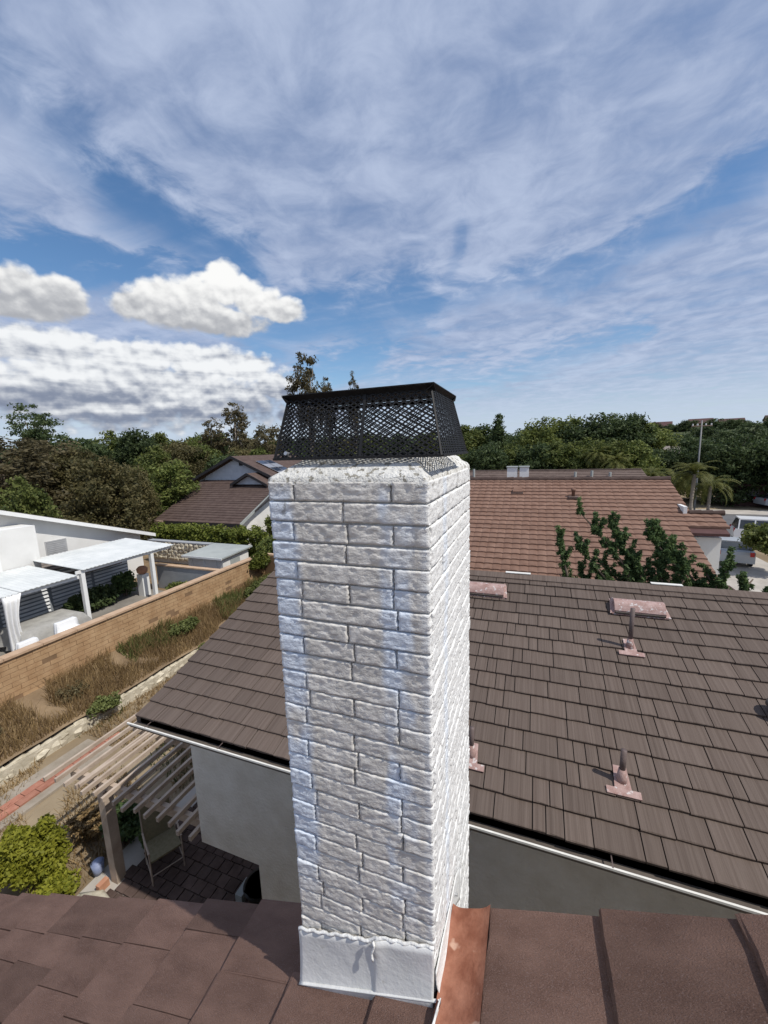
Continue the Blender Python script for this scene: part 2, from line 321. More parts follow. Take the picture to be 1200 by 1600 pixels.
K['bark'] = mat('bark', (0.10, 0.075, 0.055), (0.17, 0.13, 0.10), 3, 0.95, 0.8, 10)
K['bark_pale'] = mat('pale_bark', (0.24, 0.20, 0.16), (0.36, 0.31, 0.26), 2, 0.9, 0.5, 8)
K['pole'] = mat('grey_timber_pole', (0.20, 0.20, 0.20), (0.28, 0.28, 0.28), 2, 0.8)
K['lawn'] = mat('lawn', (0.075, 0.12, 0.03), (0.12, 0.16, 0.05), 3, 1.0, 0.8, 40)
K['flower'] = mat('terracotta', (0.42, 0.20, 0.12), (0.50, 0.27, 0.17), 5, 0.8)
K['maroon'] = mat('maroon_paint', (0.075, 0.035, 0.032), (0.10, 0.05, 0.045), 4, 0.7)
K['far_hill'] = mat('far_hill_scrub', (0.035, 0.05, 0.022), (0.075, 0.085, 0.04), 0.06, 1.0, 0.5, 0.4)
K['olive'] = leafmat('leaf_olive', (0.065, 0.065, 0.024), (0.179, 0.151, 0.065))
K['green'] = leafmat('leaf_green', (0.056, 0.083, 0.020), (0.189, 0.213, 0.059))
K['dark'] = leafmat('leaf_dark', (0.030, 0.051, 0.021), (0.099, 0.133, 0.050))
K['brown'] = leafmat('leaf_brown', (0.072, 0.064, 0.034), (0.175, 0.145, 0.075))
K['lime'] = leafmat('leaf_lime', (0.12, 0.14, 0.012), (0.33, 0.33, 0.04))
K['hedge'] = leafmat('leaf_hedge', (0.06, 0.085, 0.015), (0.17, 0.19, 0.035), scale=2.5)
K['juniper'] = leafmat('leaf_juniper', (0.043, 0.081, 0.034), (0.138, 0.201, 0.070), scale=3)
K['palm'] = leafmat('leaf_palm', (0.07, 0.085, 0.018), (0.17, 0.17, 0.045), scale=1.5)
K['dry'] = leafmat('dry_grass', (0.16, 0.10, 0.045), (0.36, 0.25, 0.12), 0.2, 1.2)
K['weed'] = leafmat('green_weed', (0.055, 0.070, 0.020), (0.15, 0.17, 0.055), 0.25, 2)
# painted brick with bluish-white patches of old coating
def brick_mat():
    m = bpy.data.materials.new('painted_rock_face_brick'); m.use_nodes = True; nt = m.node_tree; N = nt.nodes.new; L = nt.links.new
    b = nt.nodes['Principled BSDF']; b.inputs['Roughness'].default_value = 0.7; b.inputs['Specular IOR Level'].default_value = 0.3
    g = N('ShaderNodeNewGeometry'); sp = N('ShaderNodeSeparateXYZ'); L(g.outputs['Position'], sp.inputs[0])
    def noi(s, d=6, sc=None, r=0.6):
        n = N('ShaderNodeTexNoise'); n.inputs['Scale'].default_value = s; n.inputs['Detail'].default_value = d; n.inputs['Roughness'].default_value = r
        if sc:
            mp = N('ShaderNodeMapping'); mp.inputs['Scale'].default_value = sc; L(g.outputs['Position'], mp.inputs[0]); L(mp.outputs[0], n.inputs['Vector'])
        else: L(g.outputs['Position'], n.inputs['Vector'])
        return n.outputs[0]
    def Mh(op, a, c=None, clamp=False):
        n = N('ShaderNodeMath'); n.operation = op; n.use_clamp = clamp
        for i, v in enumerate((a, c)):
            if v is None: continue
            if isinstance(v, (int, float)): n.inputs[i].default_value = v
            else: L(v, n.inputs[i])
        return n.outputs[0]
    def sm(x, a, c):
        n = N('ShaderNodeMapRange'); n.interpolation_type = 'SMOOTHSTEP'; L(x, n.inputs[0]); n.inputs[1].default_value = a; n.inputs[2].default_value = c; return n.outputs[0]
    def mixc(f, a, c):
        n = N('ShaderNodeMix'); n.data_type = 'RGBA'; L(f, n.inputs[0])
        for i, v in ((6, a), (7, c)):
            if isinstance(v, tuple): n.inputs[i].default_value = (*v, 1)
            else: L(v, n.inputs[i])
        return n.outputs[2]
    n1 = noi(6, 5); n2 = noi(3.2, 3, (1, 1, 0.55)); oi = N('ShaderNodeObjectInfo')
    xw = Mh('ADD', sp.outputs[0], Mh('MULTIPLY', Mh('SUBTRACT', n1, 0.5), 0.10))
    def band(c0, w): return Mh('SUBTRACT', 1.0, sm(Mh('ABSOLUTE', Mh('SUBTRACT', xw, c0)), w*0.55, w))
    left = Mh('MULTIPLY', band(-1.05, 0.125), sm(n2, 0.30, 0.46)); right = Mh('MULTIPLY', band(-0.50, 0.085), sm(n2, 0.36, 0.55))
    fr = Mh('MAXIMUM', left, right); fr = Mh('MULTIPLY', fr, Mh('MULTIPLY', sm(sp.outputs[2], -2.35, -1.9), Mh('SUBTRACT', 1.0, sm(sp.outputs[2], -0.22, -0.10))))
    yb = Mh('SUBTRACT', 1.0, sm(Mh('ABSOLUTE', Mh('SUBTRACT', Mh('ADD', sp.outputs[1], Mh('MULTIPLY', n1, 0.1)), 1.78)), 0.015, 0.06))
    side = Mh('MULTIPLY', yb, sm(sp.outputs[0], -0.40, -0.38))
    patch = Mh('MAXIMUM', fr, Mh('MULTIPLY', side, 0.6))
    base = mixc(sm(noi(9, 7), 0.35, 0.65), (0.62, 0.59, 0.54), (0.74, 0.71, 0.66))
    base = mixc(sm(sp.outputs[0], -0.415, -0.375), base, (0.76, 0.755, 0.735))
    col = mixc(Mh('MULTIPLY', patch, 0.8), base, (0.68, 0.76, 0.87))
    dirt = Mh('MULTIPLY', sm(noi(17, 4), 0.60, 0.70), sm(sp.outputs[2], -0.55, -0.1)); col = mixc(Mh('MULTIPLY', dirt, 0.75), col, (0.16, 0.15, 0.125))
    L(col, b.inputs['Base Color'])
    bp = N('ShaderNodeBump'); bp.inputs['Strength'].default_value = 0.75; bp.inputs['Distance'].default_value = 0.009
    h = Mh('ADD', noi(34, 6, (1, 1, 1.5)), Mh('MULTIPLY', noi(90, 4), 0.35)); L(h, bp.inputs['Height']); L(bp.outputs[0], b.inputs['Normal'])
    return m
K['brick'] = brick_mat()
# ================================================================ GROUND AND SETTING
def ground_sheet():
    n = 120; v = []; f = []
    xs = np.concatenate([-np.geomspace(4000, 1, 60), np.geomspace(1, 4000, 60)]); ys = xs
    X, Y = np.meshgrid(xs, ys); Z = np.full_like(X, G-0.05)
    r = np.hypot(X, Y); far = np.clip((r-110)/400, 0, 1); Z += far*9*(0.6+0.4*np.sin(X*0.011+1)*np.cos(Y*0.008))
    v = np.stack([X, Y, Z], -1).reshape(-1, 3); m = len(xs); idx = np.arange(m*m).reshape(m, m)
    q = np.stack([idx[:-1, :-1], idx[:-1, 1:], idx[1:, 1:], idx[1:, :-1]], -1).reshape(-1, 4)
    o = link('ground', npmesh('ground', v, q, K['dirt'], True)); tag(o, 'dry brown earth under the yards and gardens', kind='structure')
ground_sheet()
def wob(x, y, s=1.0, a=1.0): return a*noise.noise(Vector((x*s, y*s, 3.1)))
# planted bank between the low stone wall and the tall tan wall
def bank_z(x, y):
    t = min(max((-12.3-x)/1.7, 0), 1); return G+0.42+0.55*t+wob(x, y, 0.9, 0.10)
mb = MB(); mb.grid(lambda u, v: (lambda x, y: (x, y, bank_z(x, y)))(-14.2+u*2.05, 2+v*27), 10, 90)
tag(mb.build('planted_bank', K['bank'], smooth=True), 'bare earth bank below the tan wall', kind='structure')
mb = MB().box((-25.5, 3, G-0.2), (-14.25, 15.4, G+0.45))
mb2 = MB().box((-30, 15.4, G-0.2), (-14.3, 21.2, G+0.44)); tag(mb2.build('neighbour_yard', K['bank']), 'bare earth yard beyond the patio slab', kind='structure')
tag(mb.build('neighbour_patio_slab', K['slab']), 'pale concrete patio beyond the tan wall', kind='structure')
# narrow concrete and brick path beside the low wall
mb = MB().box((-11.65, 2.0, G-0.1), (-10.6, 6.4, G+0.02)); path = mb.build('garden_path', K['dusty']); tag(path, 'concrete path with a red brick strip', kind='structure')
bm_ = MB().box((-0.1, -0.2, -0.03), (0.1, 0.2, 0.03)).mesh('brick', K['redbrick'])
for i in range(11):
    for j in range(2):
        pieces('brick', path, [(bm_, Matrix.Translation((-11.15+j*0.215, 2.3+i*0.415+j*0.2, G+0.03)))])
# patio floor with pavers
mb = MB().box((-7.6, 3.3, G-0.1), (-3.0, 9.0, G+0.01)); patio = mb.build('patio_floor', K['concrete']); tag(patio, 'dark brick paved patio under the pergola', kind='structure')
pm = [MB().box((-0.105*s, -0.105, -0.03), (0.105*s, 0.105, 0.03)).mesh('paver', K['paver']) for s in (1, 0.98)]
its = []
for i in range(13):
    for j in range(20):
        x = -7.0+i*0.225+(j % 2)*0.1; y = 3.75+j*0.225
        if y < 3.9 and x > -4.2: continue
        M = Matrix.Translation((x, y, G+0.015+random.uniform(-0.004, 0.006))) @ Matrix.Rotation(random.uniform(-.03, .03), 4, 'Z'); its.append((random.choice(pm), M))
pieces('paver', patio, its)
# street scene on the right
mb = MB().box((-10, 39.0, G-0.4), (120, 50.5, G-0.02)); tag(mb.build('road', K['asphalt']), 'grey asphalt street', kind='structure')
mb = MB().box((-10, 50.5, G-0.4), (120, 53.5, G+0.12)).box((5, 36.6, G-0.4), (120, 39.0, G+0.12)); tag(mb.build('pavement', K['concrete']), 'pale pavement along the street', kind='structure')
mb = MB().box((9.5, 22, G-0.4), (14.2, 36.6, G+0.02)); tag(mb.build('driveway', K['concrete']), 'pale concrete driveway beside the red roofed house', kind='structure')
mb = MB().box((7.2, 14, G-0.4), (9.4, 21.0, G+0.03)); tag(mb.build('lawn_strip', K['lawn']), 'small green lawn beyond the brown roof ridge', kind='structure')
def blades(name, label, n, region, zfn, hmin, hmax, w, material, lean=0.5, clump=None):
    P = rng.random((n, 2)); x = region[0]+P[:, 0]*(region[1]-region[0]); y = region[2]+P[:, 1]*(region[3]-region[2])
    if clump is not None:
        keep = np.array([noise.noise(Vector((a*clump[0], b*clump[0], 9.0+clump[2]))) > clump[1] for a, b in zip(x, y)]); x = x[keep]; y = y[keep]
    n = len(x); z = np.array([zfn(a, b) for a, b in zip(x, y)])
    h = hmin+(hmax-hmin)*rng.random(n)**1.6; a = rng.random(n)*6.283; la = rng.random(n)*6.283; ll = lean*h*rng.random(n)
    dx, dy = np.cos(a)*w*(0.5+rng.random(n)), np.sin(a)*w*(0.5+rng.random(n)); tx, ty = np.cos(la)*ll, np.sin(la)*ll
    v = np.empty((n, 4, 3)); v[:, 0] = np.stack([x-dx, y-dy, z-0.03], 1); v[:, 1] = np.stack([x+dx, y+dy, z-0.03], 1)
    v[:, 2] = np.stack([x+tx+dx*0.45, y+ty+dy*0.45, z+h], 1); v[:, 3] = np.stack([x+tx-dx*0.45, y+ty-dy*0.45, z+h], 1)
    o = link(name, npmesh(name, v.reshape(-1, 3), np.arange(4*n).reshape(-1, 4), material)); tag(o, label, kind='stuff'); return o
blades('dry_weeds', 'dry brown weeds covering the bank under the tan wall', 52000, (-14.0, -12.25, 3, 28), bank_z, 0.06, 0.42, 0.007, K['dry'], 0.9, (0.7, -0.25, 0))
blades('green_weeds', 'green weeds sprouting on the bank along the tan wall', 15000, (-14.0, -12.5, 9, 26), bank_z, 0.10, 0.45, 0.012, K['weed'], 0.9, (0.55, 0.16, 5))
blades('dry_grass', 'dry straw grass between the low stone wall and the patio', 30000, (-12.1, -7.7, 3.0, 18), lambda x, y: G-0.03, 0.03, 0.20, 0.008, K['dry'], 1.2, (0.6, -0.12, 3))
blades('garden_grass', 'patchy green grass beside the pergola', 12000, (-12.0, -5.0, 6.0, 14), lambda x, y: G-0.03, 0.04, 0.22, 0.011, K['weed'], 0.9, (0.5, 0.0, 7))
# ================================================================ UPPER ROOF, CHIMNEY
S2 = rad(22.6); T2 = math.tan(S2)
def near_z(x): return -2.699+(x+0.699)*T2
RAKE = 1.80
own = thing('upper_house', 'reddish brown shake roof with gable wall in the foreground', 'house', (-2, 0, G))
mb = MB()
mb.prism([(-7.4, RAKE-0.02, near_z(-7.4)-0.05), (3.2, RAKE-0.02, near_z(3.2)-0.05), (3.2, RAKE-0.02, near_z(3.2)-0.22), (-7.4, RAKE-0.02, near_z(-7.4)-0.22)], (0, -6, 0))
mb.prism([(3.2, RAKE-0.02, near_z(3.2)-0.05), (9, RAKE-0.02, near_z(3.2)-0.05-5.8*T2), (9, RAKE-0.02, near_z(3.2)-0.22-5.8*T2), (3.2, RAKE-0.02, near_z(3.2)-0.22)], (0, -6, 0))
deck = mb.build('roof_deck', K['fascia'], own)
mb = MB().prism([(-6.9, 1.45, G), (8.6, 1.45, G), (8.6, 1.45, near_z(3.2)-5.4*T2-0.25), (3.2, 1.45, near_z(3.2)-0.25), (-6.9, 1.45, near_z(-6.9)-0.25)], (0, -5, 0))
mb.build('wall', K['stucco'], own)
# shakes: courses run along Y, butts face downhill (-X)
R2 = Matrix.Rotation(-S2, 4, 'Y')
def shake_mesh(name, L_, W_, tb, tt, material, nx=1, rag=0.0):
    """local x up the slope from the butt, y along the course"""
    mb = MB(); n = max(2, int(W_/0.12)); c = 0.012 if tb > 0.038 else 0.006
    prof = [(0, 0), (0, tb-c), (c*1.4, tb), (L_*0.5, tb*0.55+tt*0.45), (L_, tt)]
    vs = []
    for j in range(n+1):
        yy = -W_/2+W_*j/n
        for i, (px, pz) in enumerate(prof):
            jx = random.uniform(-rag, rag) if i < 3 else 0; jz = random.uniform(-rag, rag)*0.5 if 0 < i < 4 else 0
            ed = (0.003 if j in (0, n) and i in (2, 3) else 0)
            vs.append((px+jx, yy, pz+jz-ed))
    p = len(prof); fs = []
    for j in range(n):
        for i in range(p-1):
            a = j*p+i; fs.append((a, a+p, a+p+1, a+1))
    fs.append(tuple(range(p-1, -1, -1))[::-1]); fs.append(tuple(n*p+i for i in range(p-1, -1, -1)))
    return mb.add(vs, fs).mesh(name, material)
EXP = 0.51/math.cos(S2)
its = []; lib = {}
def near_shake(w):
    k_ = (round(w, 1), random.randrange(3))
    if k_ not in lib: lib[k_] = shake_mesh('shake', EXP+0.05, k_[0]-0.005, 0.046, 0.006, K['shake_near'], rag=0.007)
    return lib[k_], k_[0]
for ci in range(-14, 7):
    x0 = -0.14+0.51*ci; y = RAKE+random.uniform(-0.01, 0.01)
    right = x0 > -0.2
    while y > -1.5:
        w = random.choice((0.2, 0.3, 0.3, 0.4)) if not right else random.choice((0.8, 0.9, 1.0))
        me, w = near_shake(w); yc = y-w/2
        hit = (-1.64 < x0 < -0.3) and yc+w/2 > 1.44 and x0+0.51 > -1.13   # chimney stands here
        if hit:
            if yc-w/2 < 1.40 and yc+w/2 > 1.44:
                w2 = 1.445-(yc-w/2); its.append((shake_mesh('shake', EXP+0.05, w2-0.004, 0.040, 0.006, K['shake_near'], rag=0.004), Matrix.Translation((x0, 1.445-w2/2, near_z(x0)+0.004)) @ R2))
        else:
            its.append((me, Matrix.Translation((x0, yc, near_z(x0)+random.uniform(0.0, 0.006))) @ R2 @ Matrix.Rotation(random.uniform(-.006, .006), 4, 'Z')))
        y -= w
# course beside the chimney's downhill face, beyond its front edge
me, w = near_shake(0.4); its.append((me, Matrix.Translation((-1.67, RAKE-0.2, near_z(-1.67)+0.004)) @ R2))
pieces('shake', own, its, 300, 'shake_field')
# rusted pan along the chimney's uphill side
mb = MB(); xa, xb = -0.345, -0.145
mb.grid(lambda u, v: (xa+(xb-xa)*u, 0.9+(RAKE-0.9)*v, near_z(xa+(xb-xa)*u)+0.034+0.030*abs(u*2-1)**4+0.004*noise.noise(Vector((u*3, v*6, 0)))), 10, 16)
pan = mb.build('rusted_flashing_pan', K['rust'], own, True)

CX0, CX1, CY0, CY1 = -1.075, -0.372, 1.45, 2.49; CZT = -0.122; ROW = 0.0885
ch = thing('chimney', 'tall white painted rock face brick chimney rising beside the roof edge', 'chimney', (-0.72, 1.97, G))
MB().box((CX0+0.003, CY0+0.003, G), (CX1-0.003, CY1-0.003, CZT-0.005)).build('mortar_core', K['mortar'], ch)
def rock_brick(w, h, name='brick', endl=0.0, endr=0.0):
    """local x along the face, z up, -y outward; face centred on origin; a pillowed rough face with pinned arrises"""
    nu = max(6, int(w/0.0125)); nv = 8; sx, sz = random.uniform(0, 99), random.uniform(0, 99); mb = MB(); vs = []
    E_ = 0.0028
    us = [0.0, E_/w]+[i/nu for i in range(1, nu)]+[1-E_/w, 1.0]; vv_ = [0.0, E_/h]+[j/nv for j in range(1, nv)]+[1-E_/h, 1.0]
    mu, mv = len(us), len(vv_); tw_ = random.uniform(-0.004, 0.004)
    for j, v in enumerate(vv_):
        for i, u in enumerate(us):
            x_, z_ = u*w, v*h; edge = i in (0, mu-1) or j in (0, mv-1)
            q = x_*0.8+z_*1.1
            a = 1-2.6*abs(noise.noise(Vector((q*24+sx, (z_-0.35*x_)*40+sz, 0.3)))); a = 0.75*a+0.55*noise.noise(Vector((x_*85+sx, z_*110+sz, 5.3)))
            d = 0.0112+0.0050*a+tw_*(u-0.5)
            if edge: d = 0.0060+0.0035*a
            vs.append(((u-0.5)*w+random.uniform(-.0008, .0008)+(random.uniform(-.004, .004) if i in (0, mu-1) else 0), -max(d, 0.003), (v-0.5)*h+random.uniform(-.0010, .0010)))
    fs = []
    for j in range(mv-1):
        for i in range(mu-1): a = j*mu+i; fs.append((a, a+1, a+mu+1, a+mu))
    mb.add(vs, fs); ring = [i for i in range(mu)]+[j*mu+mu-1 for j in range(1, mv)]+[(mv-1)*mu+i for i in range(mu-2, -1, -1)]+[j*mu for j in range(mv-2, 0, -1)]
    r_ = len(ring); n0 = len(mb.v); mb.v += [mb.v[i] for i in ring]; n1 = len(mb.v); mb.v += [(mb.v[i][0], 0.03, mb.v[i][2]) for i in ring]
    mb.f += [(n0+i, n1+i, n1+(i+1) % r_, n0+(i+1) % r_) for i in range(r_)]
    return mb.mesh(name, K['brick'], True)
def brick_face(P0, ux, length, rows, pats, tilt=0.0):
    """P0: top-left corner seen from outside"""
    ux = Vector(ux); nrm = Vector((ux.y, -ux.x, 0)); base = Matrix(((ux.x, -nrm.x, 0, 0), (ux.y, -nrm.y, 0, 0), (0, 0, 1, 0), (0, 0, 0, 1)))
    for r in range(rows):
        cuts = [0]+[c+random.uniform(-0.012, 0.012) for c in pats[r % len(pats)]]+[1]
        for a, b in zip(cuts[:-1], cuts[1:]):
            w = (b-a)*length-0.007; h = ROW-0.007+random.uniform(-0.002, 0.002)
            c = Vector(P0)+ux*((a+b)/2*length)+Vector((0, 0, -(r+0.5)*ROW+random.uniform(-.0015, .0015)+tilt*((a+b)/2-0.5)*length)); c += nrm*random.uniform(-0.003, 0.003)
            o = link('brick', rock_brick(w, h), ch); o.matrix_basis = Matrix.Translation(c) @ base
front_p = [(0.175, 0.80), (0.49,), (0.17, 0.52, 0.80), (0.50,), (0.18, 0.80), (0.20, 0.51, 0.79)]
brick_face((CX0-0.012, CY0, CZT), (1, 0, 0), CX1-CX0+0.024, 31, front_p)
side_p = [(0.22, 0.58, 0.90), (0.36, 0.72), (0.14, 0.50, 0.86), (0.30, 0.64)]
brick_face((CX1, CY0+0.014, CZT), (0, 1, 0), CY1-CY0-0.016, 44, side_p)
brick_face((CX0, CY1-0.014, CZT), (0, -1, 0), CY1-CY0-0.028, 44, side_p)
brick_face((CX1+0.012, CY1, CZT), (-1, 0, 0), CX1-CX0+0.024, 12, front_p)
# mortar crown with lichen
def crown():
    mb = MB(); ix0, ix1, iy0, iy1 = CX0+0.115, CX1-0.075, CY0+0.09, CY1-0.12; zt = -0.036
    ox0, ox1, oy0, oy1 = CX0-0.006, CX1+0.008, CY0-0.010, CY1+0.008
    per = []; n = 40
    outer = [(ox0+(ox1-ox0)*i/n, oy0) for i in range(n)]+[(ox1, oy0+(oy1-oy0)*i/n) for i in range(n)]+[(ox1-(ox1-ox0)*i/n, oy1) for i in range(n)]+[(ox0, oy1-(oy1-oy0)*i/n) for i in range(n)]
    inner = [(ix0+(ix1-ix0)*i/n, iy0) for i in range(n)]+[(ix1, iy0+(iy1-iy0)*i/n) for i in range(n)]+[(ix1-(ix1-ix0)*i/n, iy1) for i in range(n)]+[(ix0, iy1-(iy1-iy0)*i/n) for i in range(n)]
    m = 4*n; vs = []; lv = [(-0.06, None)]
    for k_ in range(8):
        t = max(0, (k_-1)/6)
        for (a, b), (c, d) in zip(outer, inner):
            x = a+(c-a)*t; y = b+(d-b)*t; z = CZT+0.012+(zt-CZT-0.012)*t
            q = noise.noise(Vector((x*22, y*22, k_*0.7)))*0.006+noise.noise(Vector((x*60, y*60, k_)))*0.004
            if k_ == 0: z -= 0.03
            vs.append((x+q*0.8, y+q*0.8, z+q))
    fs = [(k_*m+i, k_*m+(i+1) % m, (k_+1)*m+(i+1) % m, (k_+1)*m+i) for k_ in range(7) for i in range(m)]
    fs.append(tuple(7*m+i for i in range(m)))
    mb.add(vs, fs); return mb.build('mortar_crown', K['crown'], ch, True)
crown()
# painted metal flashing round the foot
def sheet(name, fn, nu, nv, m, th=(0, -0.004, 0), parent=ch):
    mb = MB(); mb.grid(fn, nu, nv); o = mb.build(name, m, parent, True)
    sm_ = o.modifiers.new('thickness', 'SOLIDIFY'); sm_.thickness = 0.006; sm_.offset = 0; return o
FX0, FXS, FX1 = CX0-0.02, -0.66, CX1+0.012
def ftop(x): return -2.50+(x-FX0)*0.31+(0.02 if x > FXS else 0)+0.007*noise.noise(Vector((x*9, 0, 4)))
def ffn(xa, xb, y0):
    def fn(u, v):
        x = xa+(xb-xa)*u; lo = near_z(x)+0.015; hi = ftop(x); z = lo+(hi-lo)*v
        y = y0-0.012-0.035*(1-v)**3-0.003*noise.noise(Vector((x*7, z*9, 2)))
        return (x, y-0.010*math.exp(-((x-FXS-0.02)/0.03)**2)*v, z)
    return fn
fl = sheet('flashing', ffn(FX0, FXS+0.03, CY0-0.014), 24, 8, K['flash']); fl = sheet('flashing', ffn(FXS, FX1, CY0-0.020), 24, 8, K['flash'])
def fsd(u, v):
    y = CY0-0.03+u*(0.62); lo = near_z(CX1)+0.01-0.9*max(0, y-1.80); hi = -2.375-0.10*u-0.55*max(0, y-1.93)+0.012*noise.noise(Vector((y*8, 1, 1)))
    z = lo+(hi-lo)*v; return (CX1+0.020+0.05*(1-v)**3*max(0, min(1, (1.78-y)/0.1))+0.004*noise.noise(Vector((y*6, z*6, 0))), y, z)
sheet('flashing', fsd, 24, 8, K['caulk'])
def bead(pts, r, parent=ch, name='sealant_bead'):
    mb = MB(); mb.tube(pts, [r*(1+0.35*noise.noise(Vector(p)*31)) for p in pts], 7); return mb.build(name, K['caulk'], parent, True)
bead([(FX0+(FX1-FX0)*i/40, CY0-0.026+0.004*math.sin(i*1.7), ftop(FX0+(FX1-FX0)*i/40)+0.002+0.003*noise.noise(Vector((i*0.4, 0, 0)))) for i in range(41)], 0.008)
bead([(FXS+0.005+0.006*math.sin(k_*1.1), CY0-0.05-0.002*k_, -2.33-k_*0.016) for k_ in range(7)], 0.006)
# front apron lapping onto the shakes
def apr(u, v):
    x = FX0+(FX1+0.03-FX0)*u; return (x, CY0-0.052-0.012*v, near_z(x)+0.056-0.004*v)
sheet('flashing_apron', apr, 24, 3, K['flash'])
def apr2(u, v):
    y = 0.9+(CY0-0.06-0.9)*v; x = -0.375+0.05*u+0.05*v*(1-u); return (x-0.05*(1-v), y, near_z(x)+0.06+0.012*noise.noise(Vector((u*4, v*7, 8)))+0.02*v*(1-u))
sheet('flashing_apron', apr2, 4, 14, K['caulk'])
for p in ((-0.350, 1.88, -2.53),):
    mb = MB().tube([p, (p[0]-0.004+0.02, p[1], p[2])], 0.008, 8); mb.build('nail_head', K['grey_steel'], ch)
# ---- spark arrestor cap of black expanded metal
cap = thing('spark_arrestor', 'black expanded metal spark arrestor cap with flat lid on top of the chimney', 'chimney cap', (-0.72, 1.8, -0.036))
BX0, BX1, BY0, BY1, BZ = -1.085, -0.325, 1.50, 2.12, -0.030
TX0, TX1, TY0, TY1, TZ = -1.060, -0.385, 1.60, 2.05, 0.232
bc = [Vector(p) for p in ((BX0, BY0, BZ), (BX1, BY0, BZ), (BX1, BY1, BZ), (BX0, BY1, BZ))]
tcs = [Vector(p) for p in ((TX0, TY0, TZ), (TX1, TY0, TZ), (TX1, TY1, TZ), (TX0, TY1, TZ))]
def mesh_panel(a, b, c, d):
    """expanded metal between bottom edge a-b and top edge d-c: flattened diamond strands"""
    mb = MB(); W = ((b-a).length+(c-d).length)/2; H = ((d-a).length+(c-b).length)/2
    nx = round(W/0.035); ny = round(H/0.0115)
    nrm = (b-a).cross(d-a).normalized()
    def P(u, v): return (a+(b-a)*u)*(1-v)+(d+(c-d)*u)*v
    sw, sh = 0.0016, 0.0027
    def strand(p, q):
        dr = (q-p).normalized(); s = dr.cross(nrm).normalized()*sh; t = nrm*sw
        vs = [p-s-t, p+s-t, p+s+t, p-s+t, q-s-t, q+s-t, q+s+t, q-s+t]
        mb.add(vs, [(0, 1, 5, 4), (1, 2, 6, 5), (2, 3, 7, 6), (3, 0, 4, 7)])
    for j in range(ny):
        for i in range(nx):
            u0, u1, v0, v1 = i/nx, (i+1)/nx, j/ny, (j+1)/ny; um = (u0+u1)/2
            # bowed sheet, as bent by hand
            if (j % 2) == 0: strand(P(u0, v0), P(um, v1)); strand(P(um, v1), P(u1, v0))
            else: strand(P(um, v0), P(u0, v1)); strand(P(um, v0), P(u1, v1))
    return mb.build('mesh_panel', K['black_steel'], cap)
for i in range(4): mesh_panel(bc[i], bc[(i+1) % 4], tcs[(i+1) % 4], tcs[i])
mb = MB()
for i in range(4): mb.bar(bc[i], bc[(i+1) % 4], 0.018, 0.010)
mb.build('base_flange', K['black_steel'], cap)
for i in range(4): MB().bar(bc[i], tcs[i], 0.007, 0.007).build('corner_post', K['black_steel'], cap)
MB().bar((-0.665, BY0-0.003, BZ), (-0.672, TY0-0.003, TZ), 0.012, 0.004, (0, 1, 0)).build('seam_strip', K['black_steel'], cap)
# lid: sheet with folded skirt
mb = MB(); l0 = (TX0-0.02, TY0-0.02); l1 = (TX1+0.015, TY1+0.02); zt = TZ+0.024
mb.box((l0[0], l0[1], zt-0.004), (l1[0], l1[1], zt))
lid = mb.build('lid', K['black_steel'], cap)
mb = MB(); lc = [Vector((l0[0], l0[1], 0)), Vector((l1[0], l0[1], 0)), Vector((l1[0], l1[1], 0)), Vector((l0[0], l1[1], 0))]
for i in range(4):
    a, b = lc[i], lc[(i+1) % 4]; ins = (lc[(i+2) % 4]-b).normalized()*0.020
    mb.prism([a+Vector((0, 0, zt-0.006)), b+Vector((0, 0, zt-0.006)), b+ins*1.6+Vector((0, 0, zt-0.030)), a+ins*1.6+Vector((0, 0, zt-0.030))], ins*0.15)
mb.build('skirt', K['black_steel'], lid)
for p in ((-1.02, 1.515, -0.01),):
    MB().tube([p, (p[0], p[1]-0.022, p[2]+0.006)], [0.011, 0.009], 8).build('screw', K['grey_steel'], cap)
# ================================================================ LOWER WING WITH THE BROWN SHAKE ROOF
S1 = rad(18.4); T1 = math.tan(S1)
EX, EY, EZ = -5.12, 3.464, -3.60; RY = 7.27; RX1 = 6.0
def mid_z(y): return EZ+(y-EY)*T1
wing = thing('lower_wing', 'lower house wing with grey brown shake roof and grey stucco wall', 'house', (0, 6, G))
mb = MB()
mb.prism([(EX+0.02, EY+0.02, mid_z(EY)-0.035), (EX+0.02, RY, mid_z(RY)-0.035), (EX+0.02, 2*RY-EY, EZ-0.035), (EX+0.02, 2*RY-EY, EZ-0.18), (EX+0.02, RY, mid_z(RY)-0.18), (EX+0.02, EY+0.02, mid_z(EY)-0.18)], (RX1-EX-0.02, 0, 0))
mb.build('roof_deck', K['gutter'], wing)
WY = 3.814; WX = -4.60
# front wall: an upper band over the covered patio opening, full height right of it
wbot = -5.87
mb = MB().box((WX, WY, wbot), (-3.54, WY+0.25, EZ-0.06)); mb.box((-3.54, WY-0.002, G), (RX1-0.5, WY+0.25, EZ-0.06)); mb.build('wall', K['stucco'], wing)
mb = MB().prism([(WX+0.002, WY+0.25, wbot), (WX+0.002, 2*RY-WY, wbot), (WX+0.002, 2*RY-WY, EZ-0.06), (WX+0.002, RY, mid_z(RY)-0.2), (WX+0.002, WY+0.25, EZ+0.05)], (0.2, 0, 0)); mb.build('gable_wall', K['stucco'], wing)
mb = MB().box((WX+0.1, WY+0.3, wbot+0.004), (-3.0, 2*RY-WY, wbot+0.15)); mb.box((WX+0.2, 8.4, G), (-2.9, 8.6, wbot)); mb.box((-3.0, WY+0.3, G), (-2.9, 8.4, wbot)); mb.build('patio_recess', K['wood_dk'], wing)
